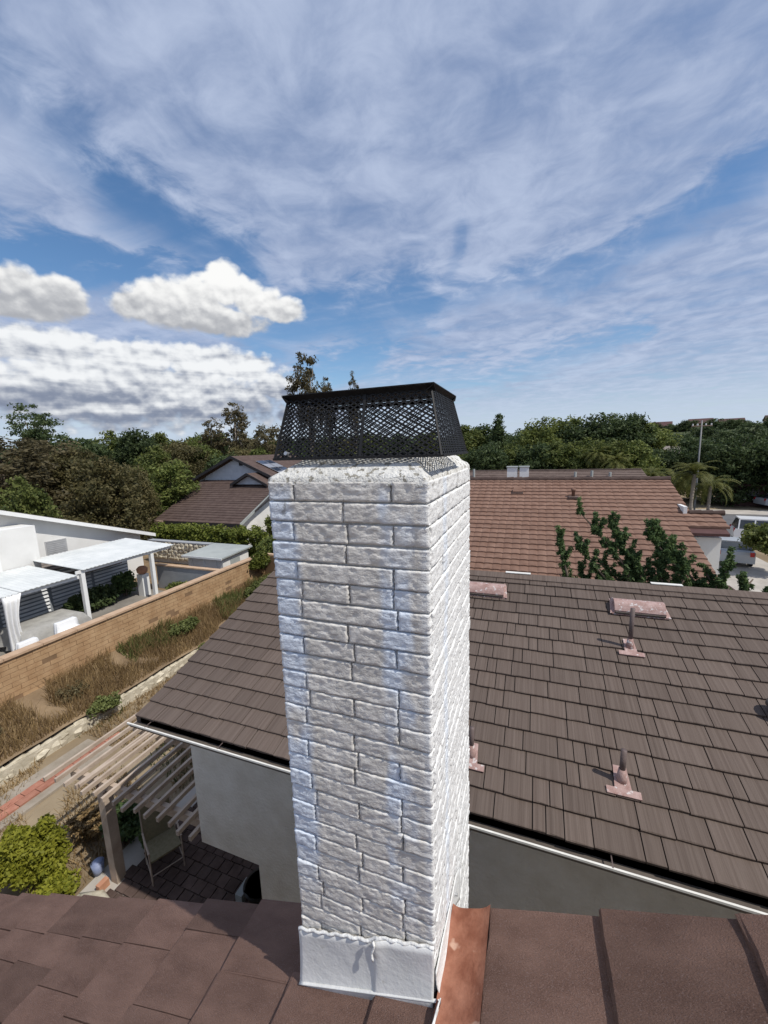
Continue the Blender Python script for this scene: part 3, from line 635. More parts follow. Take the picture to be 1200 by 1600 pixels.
# shakes
R1 = Matrix.Rotation(S1, 4, 'X')
NC = 16; E1 = (RY-EY)/math.cos(S1)/NC
its = []; lib2 = {}
def mid_shake(w):
    k_ = (round(w/0.04)*0.04, random.randrange(3))
    if k_ not in lib2:
        lib2[k_] = shake_mesh('shake', E1+0.03, k_[0]-0.010, 0.036, 0.004, K['shake'], rag=0.0025); lib2[k_].transform(Matrix.Rotation(rad(90), 4, 'Z'))   # y up the slope, x across
    return lib2[k_], k_[0]
random.seed(21)
for c in range(NC):
    y = EY-0.01+c*(RY-EY)/NC; x = EX-0.03+random.uniform(0, 0.02)
    while x < RX1-0.3:
        w = random.choice((0.12, 0.16, 0.20, 0.24, 0.28, 0.32, 0.36, 0.40)); me, w = mid_shake(w)
        if x+w > EX:
            M = Matrix.Translation((x+w/2, y+random.uniform(-.006, .006), mid_z(y)-0.012+random.uniform(0, 0.004))) @ R1
            its.append((me, M))
        x += w
pieces('shake', wing, [i for i in its if i[1].translation.x < 4.0], 300, 'shake_field')
mb = MB()
for s in (-1, 1): mb.prism([(EX-0.03, RY, mid_z(RY)+0.035), (EX-0.03, RY+s*0.15, mid_z(RY)+0.035-0.15*T1), (EX-0.03, RY+s*0.15, mid_z(RY)+0.012-0.15*T1), (EX-0.03, RY, mid_z(RY)+0.012)], (RX1-EX, 0, 0))
mb.build('ridge_cap', K['shake'], wing)
for xa, xb in ((-0.40, 0.03), (1.87, 2.30)):
    MB().box((xa, RY-0.03, mid_z(RY)+0.036), (xb, RY+0.05, mid_z(RY)+0.048)).build('ridge_strip', K['drip'], wing)
# gutter with pale lip and hangers
mb = MB(); gy0, gy1 = EY-0.115, EY+0.03; gz = EZ-0.075
mb.prism([(EX-0.06, gy1, gz+0.06), (EX-0.06, gy1, gz-0.05), (EX-0.06, gy0+0.03, gz-0.05), (EX-0.06, gy0, gz+0.02), (EX-0.06, gy0+0.008, gz+0.02), (EX-0.06, gy0+0.036, gz-0.042), (EX-0.06, gy1-0.01, gz-0.042), (EX-0.06, gy1-0.01, gz+0.06)], (RX1-EX, 0, 0))
gut = mb.build('gutter', K['gutter'], wing)
MB().box((EX-0.065, gy0-0.006, gz+0.012), (RX1-0.06, gy0+0.012, gz+0.034)).build('gutter_lip', K['drip'], gut)
for x in (-4.85, -3.6, -2.2, -0.55, 0.75, 2.0): MB().bar((x, gy0+0.003, gz+0.036), (x, gy1-0.02, gz+0.05), 0.010, 0.005).build('hanger', K['pipe'], gut)
# vents on the brown roof
def on_mid(x, y): return Vector((x, y, mid_z(y)+0.022))
upS = Vector((0, math.cos(S1), math.sin(S1))); nS = Vector((0, -math.sin(S1), math.cos(S1)))
def FM(p): return Matrix(((1, 0, 0, p.x), (0, upS.y, nS.y, p.y), (0, upS.z, nS.z, p.z), (0, 0, 0, 1)))
def pipe_vent(x, y, h, r, label):
    p = on_mid(x, y); t = thing('vent_pipe', label, 'vent pipe', p); M = FM(p)
    mb = MB().box((-0.15, -0.16, 0.0), (0.15, -0.09, 0.016), M); mb.add([M @ Vector(q) for q in ((-0.075, -0.09, 0.012), (0.075, -0.09, 0.012), (0.06, 0.14, 0.010), (-0.06, 0.14, 0.010))], [(0, 1, 2, 3)]); mb.build('base_flashing', K['pink'], t)
    mb = MB().tube([p-Vector((0, 0, 0.03)), p+Vector((0, 0, 0.05)), p+Vector((0, 0, 0.13))], [0.055, 0.045, r*1.2], 14); mb.build('boot', K['pink'], t, True)
    mb = MB().tube([p+Vector((0, 0, 0.05)), p+Vector((0.004, 0, h))], r, 12); mb.build('pipe', K['pipe'], t, True)
pipe_vent(1.32, 5.86, 0.56, 0.028, 'tall thin vent pipe below the hooded vent on the brown roof')
pipe_vent(0.93, 4.08, 0.34, 0.028, 'short vent pipe low on the brown roof near the gutter')
pipe_vent(-0.55, 3.98, 0.34, 0.026, 'vent pipe on the brown roof half hidden by the chimney')
def hood_vent(x, y, w, label):
    p = on_mid(x, y); t = thing('roof_vent', label, 'roof vent', p); M = FM(p)
    MB().box((-w/2-0.03, -0.15, 0), (w/2+0.03, 0.2, 0.012), M).build('base_flashing', K['pink'], t)
    mb = MB(); n = 10
    prof = [(-0.13+0.30*i/n, 0.02+0.125*math.sin(math.pi*(0.12+0.80*i/n))) for i in range(n+1)]
    poly = [(-w/2, a, b) for a, b in prof]+[(-w/2, 0.17, 0.012), (-w/2, -0.13, 0.012)]
    mb.prism([M @ Vector(q) for q in poly], M.to_3x3() @ Vector((w, 0, 0))); mb.build('hood', K['pink'], t)
    for s in (-1, 1):
        mb = MB(); mb.prism([M @ Vector(q) for q in ((s*w/2, -0.14, 0.012), (s*(w/2+0.06), -0.15, 0.012), (s*(w/2+0.03), 0.15, 0.03), (s*w/2, 0.15, 0.09))], M.to_3x3() @ Vector((0, 0, 0.012))); mb.build('side_flange', K['pink'], t)
    MB().box((-w/2+0.01, -0.145, 0.016), (w/2-0.01, -0.131, 0.045), M).build('louver_slot', K['gutter'], t)
hood_vent(1.56, 6.62, 0.66, 'pale pink hooded roof vent high on the brown roof behind the tall pipe')
hood_vent(-0.72, 6.72, 0.66, 'pale pink hooded roof vent beside the top of the chimney')
p = on_mid(2.60, 5.15); t = thing('exhaust_vent', 'dark round exhaust vent at the right edge of the brown roof', 'roof vent', p)
MB().tube([p, p+Vector((0, 0, 0.10))], [0.08, 0.075], 14).build('collar', K['gutter'], t, True); MB().tube([p+Vector((0, 0, 0.10)), p+Vector((0, 0, 0.15)), p+Vector((0, 0, 0.17))], [0.11, 0.10, 0.04], 14).build('cap', K['gutter'], t, True)
# ================================================================ PERGOLA, CHAIR, PATIO THINGS
pg = thing('pergola', 'beige timber pergola with open slats beside the grey stucco wall', 'pergola', (-6.4, 5.3, G))
pz = -5.72; ns = 15
for i in range(ns):
    x = -8.15+i*(3.45/(ns-1)); sg = random.uniform(-0.015, 0.015); ov = random.uniform(-0.05, 0.05)
    MB().bar((x+sg, 3.72+ov, pz), (x-sg, 7.9, pz+0.02), 0.050, 0.075).build('slat', K['wood'], pg)
for y in (4.05, 5.3, 6.7): MB().bar((-8.0, y, pz-0.13), (WX-0.02, y, pz-0.13), 0.075, 0.15).build('beam', K['wood'], pg)
MB().bar((-7.35, 3.78, pz+0.02), (-7.15, 7.4, pz+0.10), 0.05, 0.06).build('slat', K['wood'], pg)
for x, y in ((-7.14, 4.05), (-7.14, 6.7)):
    MB().box((x-0.085, y-0.085, G), (x+0.085, y+0.085, pz-0.21)).build('post', K['wood'], pg)
MB().box((-7.14-0.135, 3.99, G), (-7.14-0.095, 4.06, pz-0.12)).build('downpipe', K['wood_dk'], pg)
t = thing('patio_chair', 'tan metal patio chair with olive sling seat under the pergola', 'chair', (-6.45, 4.50, G+0.045), rad(62))
def lchild(mb, name, m, parent, smooth=False): return link(name, mb.mesh(name, m, smooth), parent, False)
sz = 0.50
lchild(MB().box((-0.26, -0.25, sz-0.02), (0.26, 0.25, sz+0.015)), 'seat', K['sling'], t)
mb = MB(); mb.grid(lambda u, v: (-0.25+0.5*u, 0.25+0.16*v, sz+0.02+0.62*v), 2, 4); mb.grid(lambda u, v: (-0.25+0.5*u, 0.265+0.16*v, sz+0.02+0.62*v), 2, 4, True); lchild(mb, 'backrest', K['sling'], t)
for s in (-1, 1):
    lchild(MB().tube([(s*0.27, -0.24, 0), (s*0.27, -0.25, sz+0.2)], 0.014), 'leg', K['chair_metal'], t); lchild(MB().tube([(s*0.27, 0.30, 0), (s*0.27, 0.24, sz), (s*0.26, 0.42, sz+0.66)], 0.014), 'leg', K['chair_metal'], t)
    lchild(MB().tube([(s*0.27, -0.27, sz+0.2), (s*0.28, 0.0, sz+0.23), (s*0.27, 0.30, sz+0.2)], 0.018), 'armrest', K['chair_metal'], t)
    lchild(MB().tube([(s*0.27, -0.24, 0.16), (s*0.27, 0.28, 0.16)], 0.010), 'stretcher', K['chair_metal'], t)
lchild(MB().tube([(-0.27, -0.24, 0.2), (0.27, -0.24, 0.2)], 0.010), 'stretcher', K['chair_metal'], t)
# black planter in the recess
p = Vector((-4.30, 4.62, G+0.05)); t = thing('plant_pot', 'round black plant pot in the dark patio opening', 'plant pot', p)
MB().tube([p, p+Vector((0, 0, 0.34)), p+Vector((0, 0, 0.36)), p+Vector((0, 0, 0.36)), p+Vector((0, 0, 0.30))], [0.19, 0.27, 0.29, 0.25, 0.24], 20).build('pot', K['plastic_black'], t, True)
MB().tube([p+Vector((0, 0, 0.27)), p+Vector((0, 0, 0.30))], 0.235, 16).build('soil', K['fascia'], t)
o = MB().box((-4.72, 4.44, G+0.045), (-4.58, 4.74, G+0.22)).build('storage_tub', K['grey_roof']); tag(o, 'small pale tub beside the black plant pot', 'tub')
o = MB().tube([(-7.62, 3.98, G+0.02), (-7.60, 3.99, G+0.10), (-7.60, 3.99, G+0.26), (-7.60, 3.99, G+0.28), (-7.60, 3.99, G+0.20)], [0.07, 0.09, 0.11, 0.09, 0.08], 14).build('bucket', K['blue'], smooth=True); tag(o, 'blue plastic bucket on the ground left of the pergola post', 'bucket')
mb = MB(); mb.tube([(-7.5, 3.55, G+0.04), (-7.15, 3.72, G+0.05), (-6.7, 3.62, G+0.05), (-6.2, 3.35, G+0.05)], [0.07, 0.075, 0.07, 0.06], 8); tag(mb.build('edging_kerb', K['stone'], smooth=True), 'pale curved stone edging at the foot of the pergola post', 'edging')
o = MB().box((-7.30, 3.74, G), (-7.20, 3.92, G+0.16)).build('clay_pot', K['flower']); tag(o, 'small terracotta block beside the pergola post', 'flower pot')
# ================================================================ WALLS ON THE LEFT
tw = thing('tan_block_wall', 'long tan block garden wall running away on the left', 'wall', (-14.1, 14, G))
TWT = -5.63; ty0, ty1 = 1.0, 17.7
MB().box((-14.25, ty0, G), (-14.04, ty1, TWT-0.02)).build('core', K['tan_joint'], tw)
bl = [MB().box((-0.10, -0.195, -0.066), (0.022+random.uniform(-.004, .004), 0.195, 0.066)).mesh('block', K['tan']) for _ in range(4)]
its = []
rows = 11; rh = 0.147
for r in range(rows):
    z = TWT-0.03-(r+0.5)*rh; y = ty0+(r % 2)*0.2
    while y < ty1-0.2:
        y += 0.402; its.append((random.choice(bl), Matrix.Translation((-14.055+random.uniform(-.004, .004), y-0.2, z))))
its = [i for i in its if i[1].translation.y > 4.2]
pieces('block', tw, its, 300, 'block_field')
for i in range(17):
    MB().box((-14.30, ty0+i*0.985, TWT-0.02), (-13.97, ty0+i*0.985+0.975, TWT+0.05)).build('cap_stone', K['tan_cap'], tw)
# return of the wall at its far end
t = thing('tan_return_wall', 'short tan wall turning the corner at the far end', 'wall', (-12.9, 17.8, G)); MB().box((-14.25, 17.72, G), (-11.0, 17.95, TWT-0.05)).build('core', K['tan_joint'], t); MB().box((-14.3, 17.76, TWT-0.05), (-11.0, 18.0, TWT+0.02)).build('cap_stone', K['tan_cap'], t)
# low wall of pale stones
lw = thing('low_stone_wall', 'low pale fieldstone wall at the foot of the bank', 'wall', (-12.2, 10, G))
MB().box((-12.32, 2.2, G-0.1), (-12.12, 27, G+0.30)).build('core', K['stone'], lw)
def stone_mesh(i):
    mb = MB(); sx, sy, sz_ = random.uniform(.11, .15), random.uniform(.15, .24), random.uniform(.10, .14); vs = []; fs = []; nu, nv = 7, 4
    for j in range(nv+1):
        for k_ in range(nu):
            th = math.pi*j/nv; ph = 2*math.pi*k_/nu; d = Vector((math.sin(th)*math.cos(ph), math.sin(th)*math.sin(ph), math.cos(th)))
            q = 1+0.35*noise.noise(d*1.6+Vector((i*7, 0, 0))); m_ = max(abs(d.x), abs(d.y), abs(d.z)); d = d/(m_**0.55); vs.append((d.x*sx*q, d.y*sy*q, d.z*sz_*q))
    for j in range(nv):
        for k_ in range(nu): fs.append((j*nu+k_, (j+1)*nu+k_, (j+1)*nu+(k_+1) % nu, j*nu+(k_+1) % nu))
    return mb.add(vs, fs).mesh('stone', K['stone'])
sm_l = [stone_mesh(i) for i in range(9)]; its = []
for r in range(2):
    y = 2.3
    while y < 24:
        y += random.uniform(0.26, 0.40); its.append((random.choice(sm_l), Matrix.Translation((-12.22+random.uniform(-.02, .02)-r*0.02, y, G+0.08+r*0.15+random.uniform(-.02, .02))) @ Matrix.Rotation(random.uniform(-.3, .3), 4, 'X') @ Matrix.Rotation(random.uniform(-.3, .3), 4, 'Z')))
pieces('stone', lw, its, 300, 'stone_field')
# ================================================================ NEIGHBOUR ON THE LEFT
NX = -23.0; NG = G+0.45
nh = thing('white_house', 'white stucco house with grey roof and low gable beyond the tan wall', 'house', (NX-4, 10, NG))
T3 = math.tan(rad(19.4))
def ng_z(y): return -2.23-(y-10.6)*T3 if y > 9 else -2.23-(9-10.6)*T3-(9-y)*T3
mb = MB().prism([(NX, 1.0, NG), (NX, 17.3, NG), (NX, 17.3, ng_z(17.3)-0.2), (NX, 9.0, ng_z(9.0)-0.2), (NX, 1.0, ng_z(1.0)-0.2)], (-9, 0, 0)); mb.build('wall', K['white_wall'], nh)
mb = MB(); yA, yB = 9.0, 18.0
mb.prism([(NX+0.45, yA, ng_z(yA)), (NX+0.45, yB, ng_z(yB)), (NX+0.45, yB, ng_z(yB)-0.16), (NX+0.45, yA, ng_z(yA)-0.16)], (-10, 0, 0)); mb.prism([(NX+0.45, yA, ng_z(yA)), (NX+0.45, 0, ng_z(0)), (NX+0.45, 0, ng_z(0)-0.16), (NX+0.45, yA, ng_z(yA)-0.16)], (-10, 0, 0)); rf = mb.build('roof', K['grey_shingle'], nh)
MB().prism([(NX+0.49, yA, ng_z(yA)-0.02), (NX+0.49, yB, ng_z(yB)-0.02), (NX+0.49, yB, ng_z(yB)-0.22), (NX+0.49, yA, ng_z(yA)-0.22)], (-0.035, 0, 0)).build('fascia', K['white'], nh)
# projecting front part
mb = MB().box((NX, 3.0, NG), (NX+1.3, 11.2, -3.0)); mb.build('wing_wall', K['white_wall'], nh)
for y0_, y1_, z0_, z1_, m_, nm in ((8.6, 9.62, -5.35, -4.0, 'glass', 'window'),):
    w = MB().box((NX+1.3, y0_, z0_), (NX+1.325, y1_, z1_)).build(nm, K[m_], nh); fr = MB()
    fr.box((NX+1.3, y0_-0.09, z0_-0.09), (NX+1.36, y1_+0.09, z0_)).box((NX+1.3, y0_-0.09, z1_), (NX+1.36, y1_+0.09, z1_+0.09)).box((NX+1.3, y0_-0.09, z0_), (NX+1.36, y0_, z1_)).box((NX+1.3, y1_, z0_), (NX+1.36, y1_+0.09, z1_)); fr.build('frame', K['white'], w)
w = MB().box((NX, 12.15, -4.95), (NX+0.02, 13.15, -4.1)).build('window', K['louver'], nh)
for i in range(9): MB().box((NX+0.02, 12.2, -4.92+i*0.095), (NX+0.045, 13.1, -4.92+i*0.095+0.06)).build('slat', K['louver'], w)
MB().box((NX, 12.0, -5.08), (NX+0.09, 13.3, -4.97)).build('sill', K['white'], w)
# small tiled lean-to roof under the window
lt = MB(); lt.add([(NX+0.02, 11.2, -5.1), (NX+0.02, 14.6, -5.1), (NX+1.9, 14.6, -5.75), (NX+1.9, 11.2, -5.75)], [(0, 1, 2, 3)]); lo_ = lt.build('lean_to_roof', K['fascia'], nh)
for i in range(6):
    a = i/6; MB().prism([(NX+0.02+1.9*a, 11.2, -5.09-0.65*a), (NX+0.02+1.9*(a+0.175), 11.2, -5.09-0.65*(a+0.175)), (NX+0.02+1.9*(a+0.175), 11.2, -5.03-0.65*(a+0.175)), (NX+0.02+1.9*a, 11.2, -5.075-0.65*a)], (0, 3.4, 0)).build('tile_course', K['grey_shingle'], lo_)
# shadow stripes on the patio's back wall, built as slats over a dark backing
sw_ = thing('shadow_stripe_screen', 'horizontal shadow stripes on the wall under the patio cover, built as pale slats', 'screen', (NX+1.6, 11, NG))
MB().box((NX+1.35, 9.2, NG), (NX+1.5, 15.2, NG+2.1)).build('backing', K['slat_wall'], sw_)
for seg_ in range(3):
    for i in range(11):
        y0_ = 9.3+seg_*2.0; MB().prism([(NX+1.5, y0_, NG+0.12+i*0.18), (NX+1.56, y0_, NG+0.10+i*0.18), (NX+1.52, y0_, NG+0.20+i*0.18)], (0, 1.85, 0)).build('slat', K['slat'], sw_)
# patio cover
pc = thing('patio_cover', 'white corrugated patio cover on posts behind the tan wall', 'patio cover', (-20, 11, NG))
def cover_panel(xa, xb, ya, yb, zf, zb, nm='cover_panel'):
    mb = MB(); n = int((yb-ya)/0.09)
    mb.grid(lambda u, v: (xa+(xb-xa)*v, ya+(yb-ya)*u, zf+(zb-zf)*v+0.012*math.cos(u*n*math.pi)), n, 2)
    o = mb.build(nm, K['cover_white'], pc); s_ = o.modifiers.new('thickness', 'SOLIDIFY'); s_.thickness = 0.02; return o
cover_panel(-18.3, -22.0, 10.9, 15.7, -4.80, -4.62)
mb = MB()
cover_panel(-18.3, -21.65, 8.6, 10.7, -4.98, -4.78); cover_panel(-18.3, -21.65, 6.4, 8.57, -4.99, -4.79); cover_panel(-18.3, -21.65, 4.0, 6.37, -5.0, -4.8)
MB().bar((-18.45, 10.7, -4.90), (-18.45, 15.5, -4.90), 0.06, 0.14).build('beam', K['white'], pc); MB().bar((-18.45, 4.0, -5.1), (-18.45, 10.8, -5.1), 0.06, 0.14).build('beam', K['white'], pc)
for y in (10.95, 14.35, 6.6): MB().box((-18.55, y-0.08, NG), (-18.38, y+0.08, -4.98 if y > 10 else -5.18)).build('post', K['white'], pc)
for i in range(9):
    y = 11.1+i*0.55; MB().bar((-18.36, y, -4.86), (-21.9, y, -4.70), 0.05, 0.09).build('rafter', K['white'], pc)
# things under it
t = thing('covered_table', 'table under a grey fabric cover below the patio roof', 'table', (-18.7, 9.4, NG))
def drape(x0, x1, y0, y1, zt, zb, seed):
    mb = MB(); n = 24; top = []; 
    def per(k_):
        q = k_/n*4; s_ = int(q) % 4; f_ = q-int(q); return ((x0+(x1-x0)*f_, y0), (x1, y0+(y1-y0)*f_), (x1-(x1-x0)*f_, y1), (x0, y1-(y1-y0)*f_))[s_]
    vs = []; cxx, cyy = (x0+x1)/2, (y0+y1)/2
    for lv in range(4):
        for k_ in range(n):
            a, b = per(k_); fl_ = 1+0.10*lv*(0.5+0.5*math.sin(k_*2.1+seed)); z = (zt-0.02, zt-0.05, (zt+zb)/2, zb)[lv]+0.02*noise.noise(Vector((k_, lv, seed)))
            f0 = (0.92, 1, fl_*0.98, fl_)[lv]; vs.append((cxx+(a-cxx)*f0, cyy+(b-cyy)*f0, z))
    fs = [(l*n+k_, (l+1)*n+k_, (l+1)*n+(k_+1) % n, l*n+(k_+1) % n) for l in range(3) for k_ in range(n)]; fs.append(tuple(range(n)))
    return mb.add(vs, fs)
drape(-19.5, -18.0, 8.35, 10.5, NG+0.95, NG+0.25, 1).build('fabric_cover', K['cover'], t, True)
for x, y in ((-19.3, 8.6), (-18.2, 8.6), (-19.3, 10.2), (-18.2, 10.2)): MB().tube([(x, y, NG), (x, y, NG+0.8)], 0.03).build('leg', K['fascia'], t)
for nm, lab, b_ in (('draped_chair', 'chair draped in white cloth next to the grey covered table', (-17.3, -16.6, 8.95, 9.75, NG+0.85, NG+0.05, 3)), ('draped_stool', 'low seat draped in white cloth close to the tan wall', (-17.4, -16.7, 7.75, 8.4, NG+0.6, NG+0.05, 5))):
    t = thing(nm, lab, 'chair', ((b_[0]+b_[1])/2, (b_[2]+b_[3])/2, NG)); q_ = drape(*b_); zb_ = b_[4]; q_.v += [(v[0]*0.32+(b_[0]-0.02)*0.68, v[1]*0.9+(b_[2]+b_[3])*0.05, zb_-0.5+(v[2]-(zb_-0.5))*1.0+0.32) for v in q_.v[:96]]; q_.f += [tuple(i+96 for i in f) for f in q_.f[:73]]; q_.build('cloth', K['cloth'], t, True)
mb = MB(); mb.grid(lambda u, v: (-18.25+0.10*math.sin(u*19), 8.0+u*0.6*(1-0.35*math.sin(v*math.pi)), NG+0.1+v*2.35), 24, 8); o = mb.build('curtain', K['cloth'], smooth=True); s_ = o.modifiers.new('thickness', 'SOLIDIFY'); s_.thickness = 0.01; tag(o, 'white curtain hanging from the patio cover at the left edge', 'curtain')
t = thing('pedestal_planter', 'white pedestal with round terracotta pot beside the far patio post', 'planter', (-19.6, 14.6, NG)); MB().box((-19.8, 14.4, NG), (-19.4, 14.8, NG+1.2)).build('pedestal', K['white'], t); MB().tube([(-19.6, 14.6, NG+1.2), (-19.6, 14.6, NG+1.3), (-19.6, 14.6, NG+1.5), (-19.6, 14.6, NG+1.62)], [0.14, 0.25, 0.28, 0.16], 12).build('pot', K['flower'], t, True)
# grey block walls and shed
gw = thing('grey_block_wall', 'low grey block wall behind the patio cover posts', 'wall', (-17.5, 15.8, NG)); MB().box((-19.9, 15.7, NG), (-14.4, 15.9, -6.12)).build('core', K['grey_wall'], gw); MB().box((-19.95, 15.66, -6.12), (-14.4, 15.94, -6.05)).build('cap_stone', K['tan_cap'], gw)
rk = thing('rubble_wall', 'pale rubble stone wall left of the grey shed', 'wall', (-22, 19.8, NG)); MB().box((-25.5, 19.85, NG), (-20.0, 20.1, -5.92)).build('core', K['mortar'], rk)
its = []
for r in range(5):
    x = -25.5
    while x < -20.2: x += random.uniform(.3, .48); its.append((random.choice(sm_l), Matrix.Translation((x, 19.82, -6.06-r*0.24)) @ Matrix.Rotation(rad(90), 4, 'Z') @ Matrix.Scale(1.2, 4)))
pieces('stone', rk, its)
MB().box((-25.5, 19.7, -5.93), (-19.9, 20.15, -5.85)).build('cap_stone', K['grey_wall'], rk)
sh = thing('garden_shed', 'low cream shed with pale grey sloped roof by the hedge', 'shed', (-17.3, 18.4, NG))
mb = MB().box((-19.1, 17.2, NG), (-16.5, 19.4, -5.90)); mb.build('wall', K['white_wall'], sh)
MB().prism([(-19.3, 16.95, -5.82), (-19.3, 19.6, -5.70), (-19.3, 19.6, -5.78), (-19.3, 16.95, -5.90)], (3.0, 0, 0)).build('roof', K['grey_roof'], sh)
MB().box((-19.3, 16.92, -5.93), (-16.3, 16.95, -5.82)).build('fascia', K['white'], sh)
for i in range(3): MB().box((-18.8+i*0.9, 17.17, NG), (-18.76+i*0.9, 17.2, -5.95)).build('batten', K['white'], sh)
MB().box((-16.5, 17.8, NG+0.02), (-16.48, 18.6, -6.1)).build('door', K['grey_roof'], sh)
# ================================================================ GABLED HOUSE BEHIND THE HEDGE
H2 = thing('gabled_house', 'house with pale blue gables and dark brown tiled roof behind the hedge', 'house', (-27, 30, G))
Tb = math.tan(rad(20)); ey2, ez2 = 25.0, -5.60
def courses(parent, xfn, y0, z0, slope, n, length_h, material, th=0.045, nm='tile_course', wav=None):
    for i in range(n):
        a = i/n; b = (i+1.06)/n; ya = y0+length_h*a; yb = y0+length_h*b; x0, x1 = xfn(a)
        za = z0+(ya-y0)*slope; zb = z0+(yb-y0)*slope; mb = MB()
        if wav:
            k_ = int((x1-x0)/wav)*2; dj = random.uniform(0, 1)
            def P(u, v, k_=k_, x0=x0, x1=x1, ya=ya, yb=yb, za=za, zb=zb): 
                ph = (u*k_/2) % 1.0
                return (x0+(x1-x0)*u, ya+(yb-ya)*v, za+(zb-za)*v+th*(1-v)+0.004+0.016*abs(math.sin(math.pi*u*k_/2))**0.6)
            mb.grid(P, k_*3, 1); n_ = k_*3
            mb.v += [(p[0], p[1]+0.002, za-0.02) for p in mb.v[:n_+1]]; o_ = 2*(n_+1); mb.f += [(o_+q, o_+q+1, q+1, q) for q in range(n_)]
        else:
            mb.prism([(x0, ya, za-0.01), (x0, ya, za+th), (x0, yb, zb+0.006), (x0, yb, zb-0.01)], (x1-x0, 0, 0))
        mb.build(nm, material, parent)
ry2 = 33.0
MB().prism([(-31.2, ey2+0.1, ez2-0.02), (-31.2, ry2, ez2+(ry2-ey2)*Tb-0.05), (-31.2, ry2, ez2+(ry2-ey2)*Tb-0.2), (-31.2, ey2+0.1, ez2-0.22)], (9.1, 0, 0)).build('roof_deck', K['fascia'], H2)
courses(H2, lambda a: (-31.3-2.0*a, -21.9-1.3*a), ey2, ez2, Tb, 20, ry2-ey2, K['brown_tile'])
MB().box((-31.0, ey2-0.02, ez2-0.26), (-22.0, ey2+0.03, ez2-0.02)).build('fascia', K['fascia'], H2)
mb = MB().box((-30.8, ey2+0.6, G), (-22.6, ey2+0.8, ez2-0.1)); mb.prism([(-22.6, ey2+0.6, G), (-22.6, ry2, G), (-22.6, ry2, ez2+(ry2-ey2)*Tb-0.2), (-22.6, ey2+0.6, ez2-0.02)], (-0.2, 0, 0)); mb.build('wall', K['white_wall'], H2)
MB().prism([(-21.86, ey2, ez2+0.06), (-22.9, ry2, ez2+(ry2-ey2)*Tb+0.06), (-22.9, ry2, ez2+(ry2-ey2)*Tb-0.22), (-21.86, ey2, ez2-0.22)], (0.05, 0, 0)).build('rake_board', K['grey_roof'], H2)
# main gable with lapped siding
gy = 33.0; gz0 = -2.75; apx, apz = -28.8, -0.25; gl, gr = -34.6, -22.8
Tg = (apz-gz0)/(apx-gl)
MB().prism([(gl+0.6, gy+0.1, G), (gr-0.4, gy+0.1, G), (gr-0.4, gy+0.1, gz0-0.1), (apx, gy+0.1, apz-0.25), (gl+0.6, gy+0.1, gz0-0.1)], (0, 0.2, 0)).build('gable_wall', K['grey_wall'], H2)
nb = 11
for i in range(nb):
    z0_ = gz0-0.15+i*0.205; z1_ = z0_+0.215
    if z0_ > apz-0.45: break
    def hw(z): return max((apz-0.3-z)/Tg, 0.02)
    MB().prism([(max(apx-hw(z0_), gl+1.6), gy+0.1, z0_), (min(apx+hw(z0_), gr-1.3), gy+0.1, z0_), (min(apx+hw(z1_), gr-1.3), gy+0.1, z1_), (max(apx-hw(z1_), gl+1.6), gy+0.1, z1_)], (0, -0.04-0.012*(i % 2), 0)).build('siding_board', K['siding'], H2)
MB().box((apx+0.55, gy-0.02, apz-0.95), (apx+0.95, gy+0.05, apz-0.45)).build('gable_vent', K['fascia'], H2)
for s, x1 in ((1, gr), (-1, gl)):
    zz = apz-abs(x1-apx)*Tg
    MB().prism([(apx, gy-0.5, apz+0.05), (x1, gy-0.5, zz+0.05), (x1, gy-0.5, zz-0.12), (apx, gy-0.5, apz-0.12)], (0, 11, 0)).build('roof', K['brown_tile'], H2)
    MB().prism([(apx, gy-0.52, apz+0.09), (x1, gy-0.52, zz+0.09), (x1, gy-0.52, zz-0.20), (apx, gy-0.52, apz-0.20)], (0, -0.06, 0)).build('rake_board', K['fascia'], H2)
# small gable
ga, gb, gc, gyy = -28.0, -25.9, -23.6, 31.6; gaz = -1.95; gbz = -3.0
MB().prism([(ga+0.3, gyy, gbz), (gc, gyy, gbz), (gb, gyy, gaz-0.15)], (0, 2, 0)).build('small_gable_wall', K['siding'], H2)
for x1 in (ga, gc):
    MB().prism([(gb, gyy-0.4, gaz+0.06), (x1, gyy-0.4, gbz+0.02), (x1, gyy-0.4, gbz-0.14), (gb, gyy-0.4, gaz-0.10)], (0, 2.6, 0)).build('small_gable_roof', K['brown_tile'], H2); MB().prism([(gb, gyy-0.43, gaz+0.10), (x1, gyy-0.43, gbz+0.06), (x1, gyy-0.43, gbz-0.2), (gb, gyy-0.43, gaz-0.16)], (0, -0.05, 0)).build('rake_board', K['fascia'], H2)
# solar panels on its right slope
for i in range(2):
    for j in range(2):
        xa = apx+1.7+j*1.75; xb = xa+1.65; ya = gy+1.2+i*1.3; za, zb = apz-(xa-apx)*Tg+0.16, apz-(xb-apx)*Tg+0.16
        t = thing('solar_panel', 'dark solar panel, %s %s on the gabled house roof' % (('nearer', 'farther')[i], ('upper one', 'lower one')[j]), 'solar panel', (xa, ya, za), group='solar panels on the gabled house')
        MB().prism([(xa, ya, za), (xb, ya, zb), (xb, ya+1.2, zb), (xa, ya+1.2, za)], (0.015, 0, 0.04)).build('frame', K['rim'], t); MB().prism([(xa+.05, ya+.05, za+0.038), (xb-.05, ya+.05, zb+0.042), (xb-.05, ya+1.15, zb+0.042), (xa+.05, ya+1.15, za+0.038)], (0.0, 0, 0.006)).build('pane', K['solar'], t)
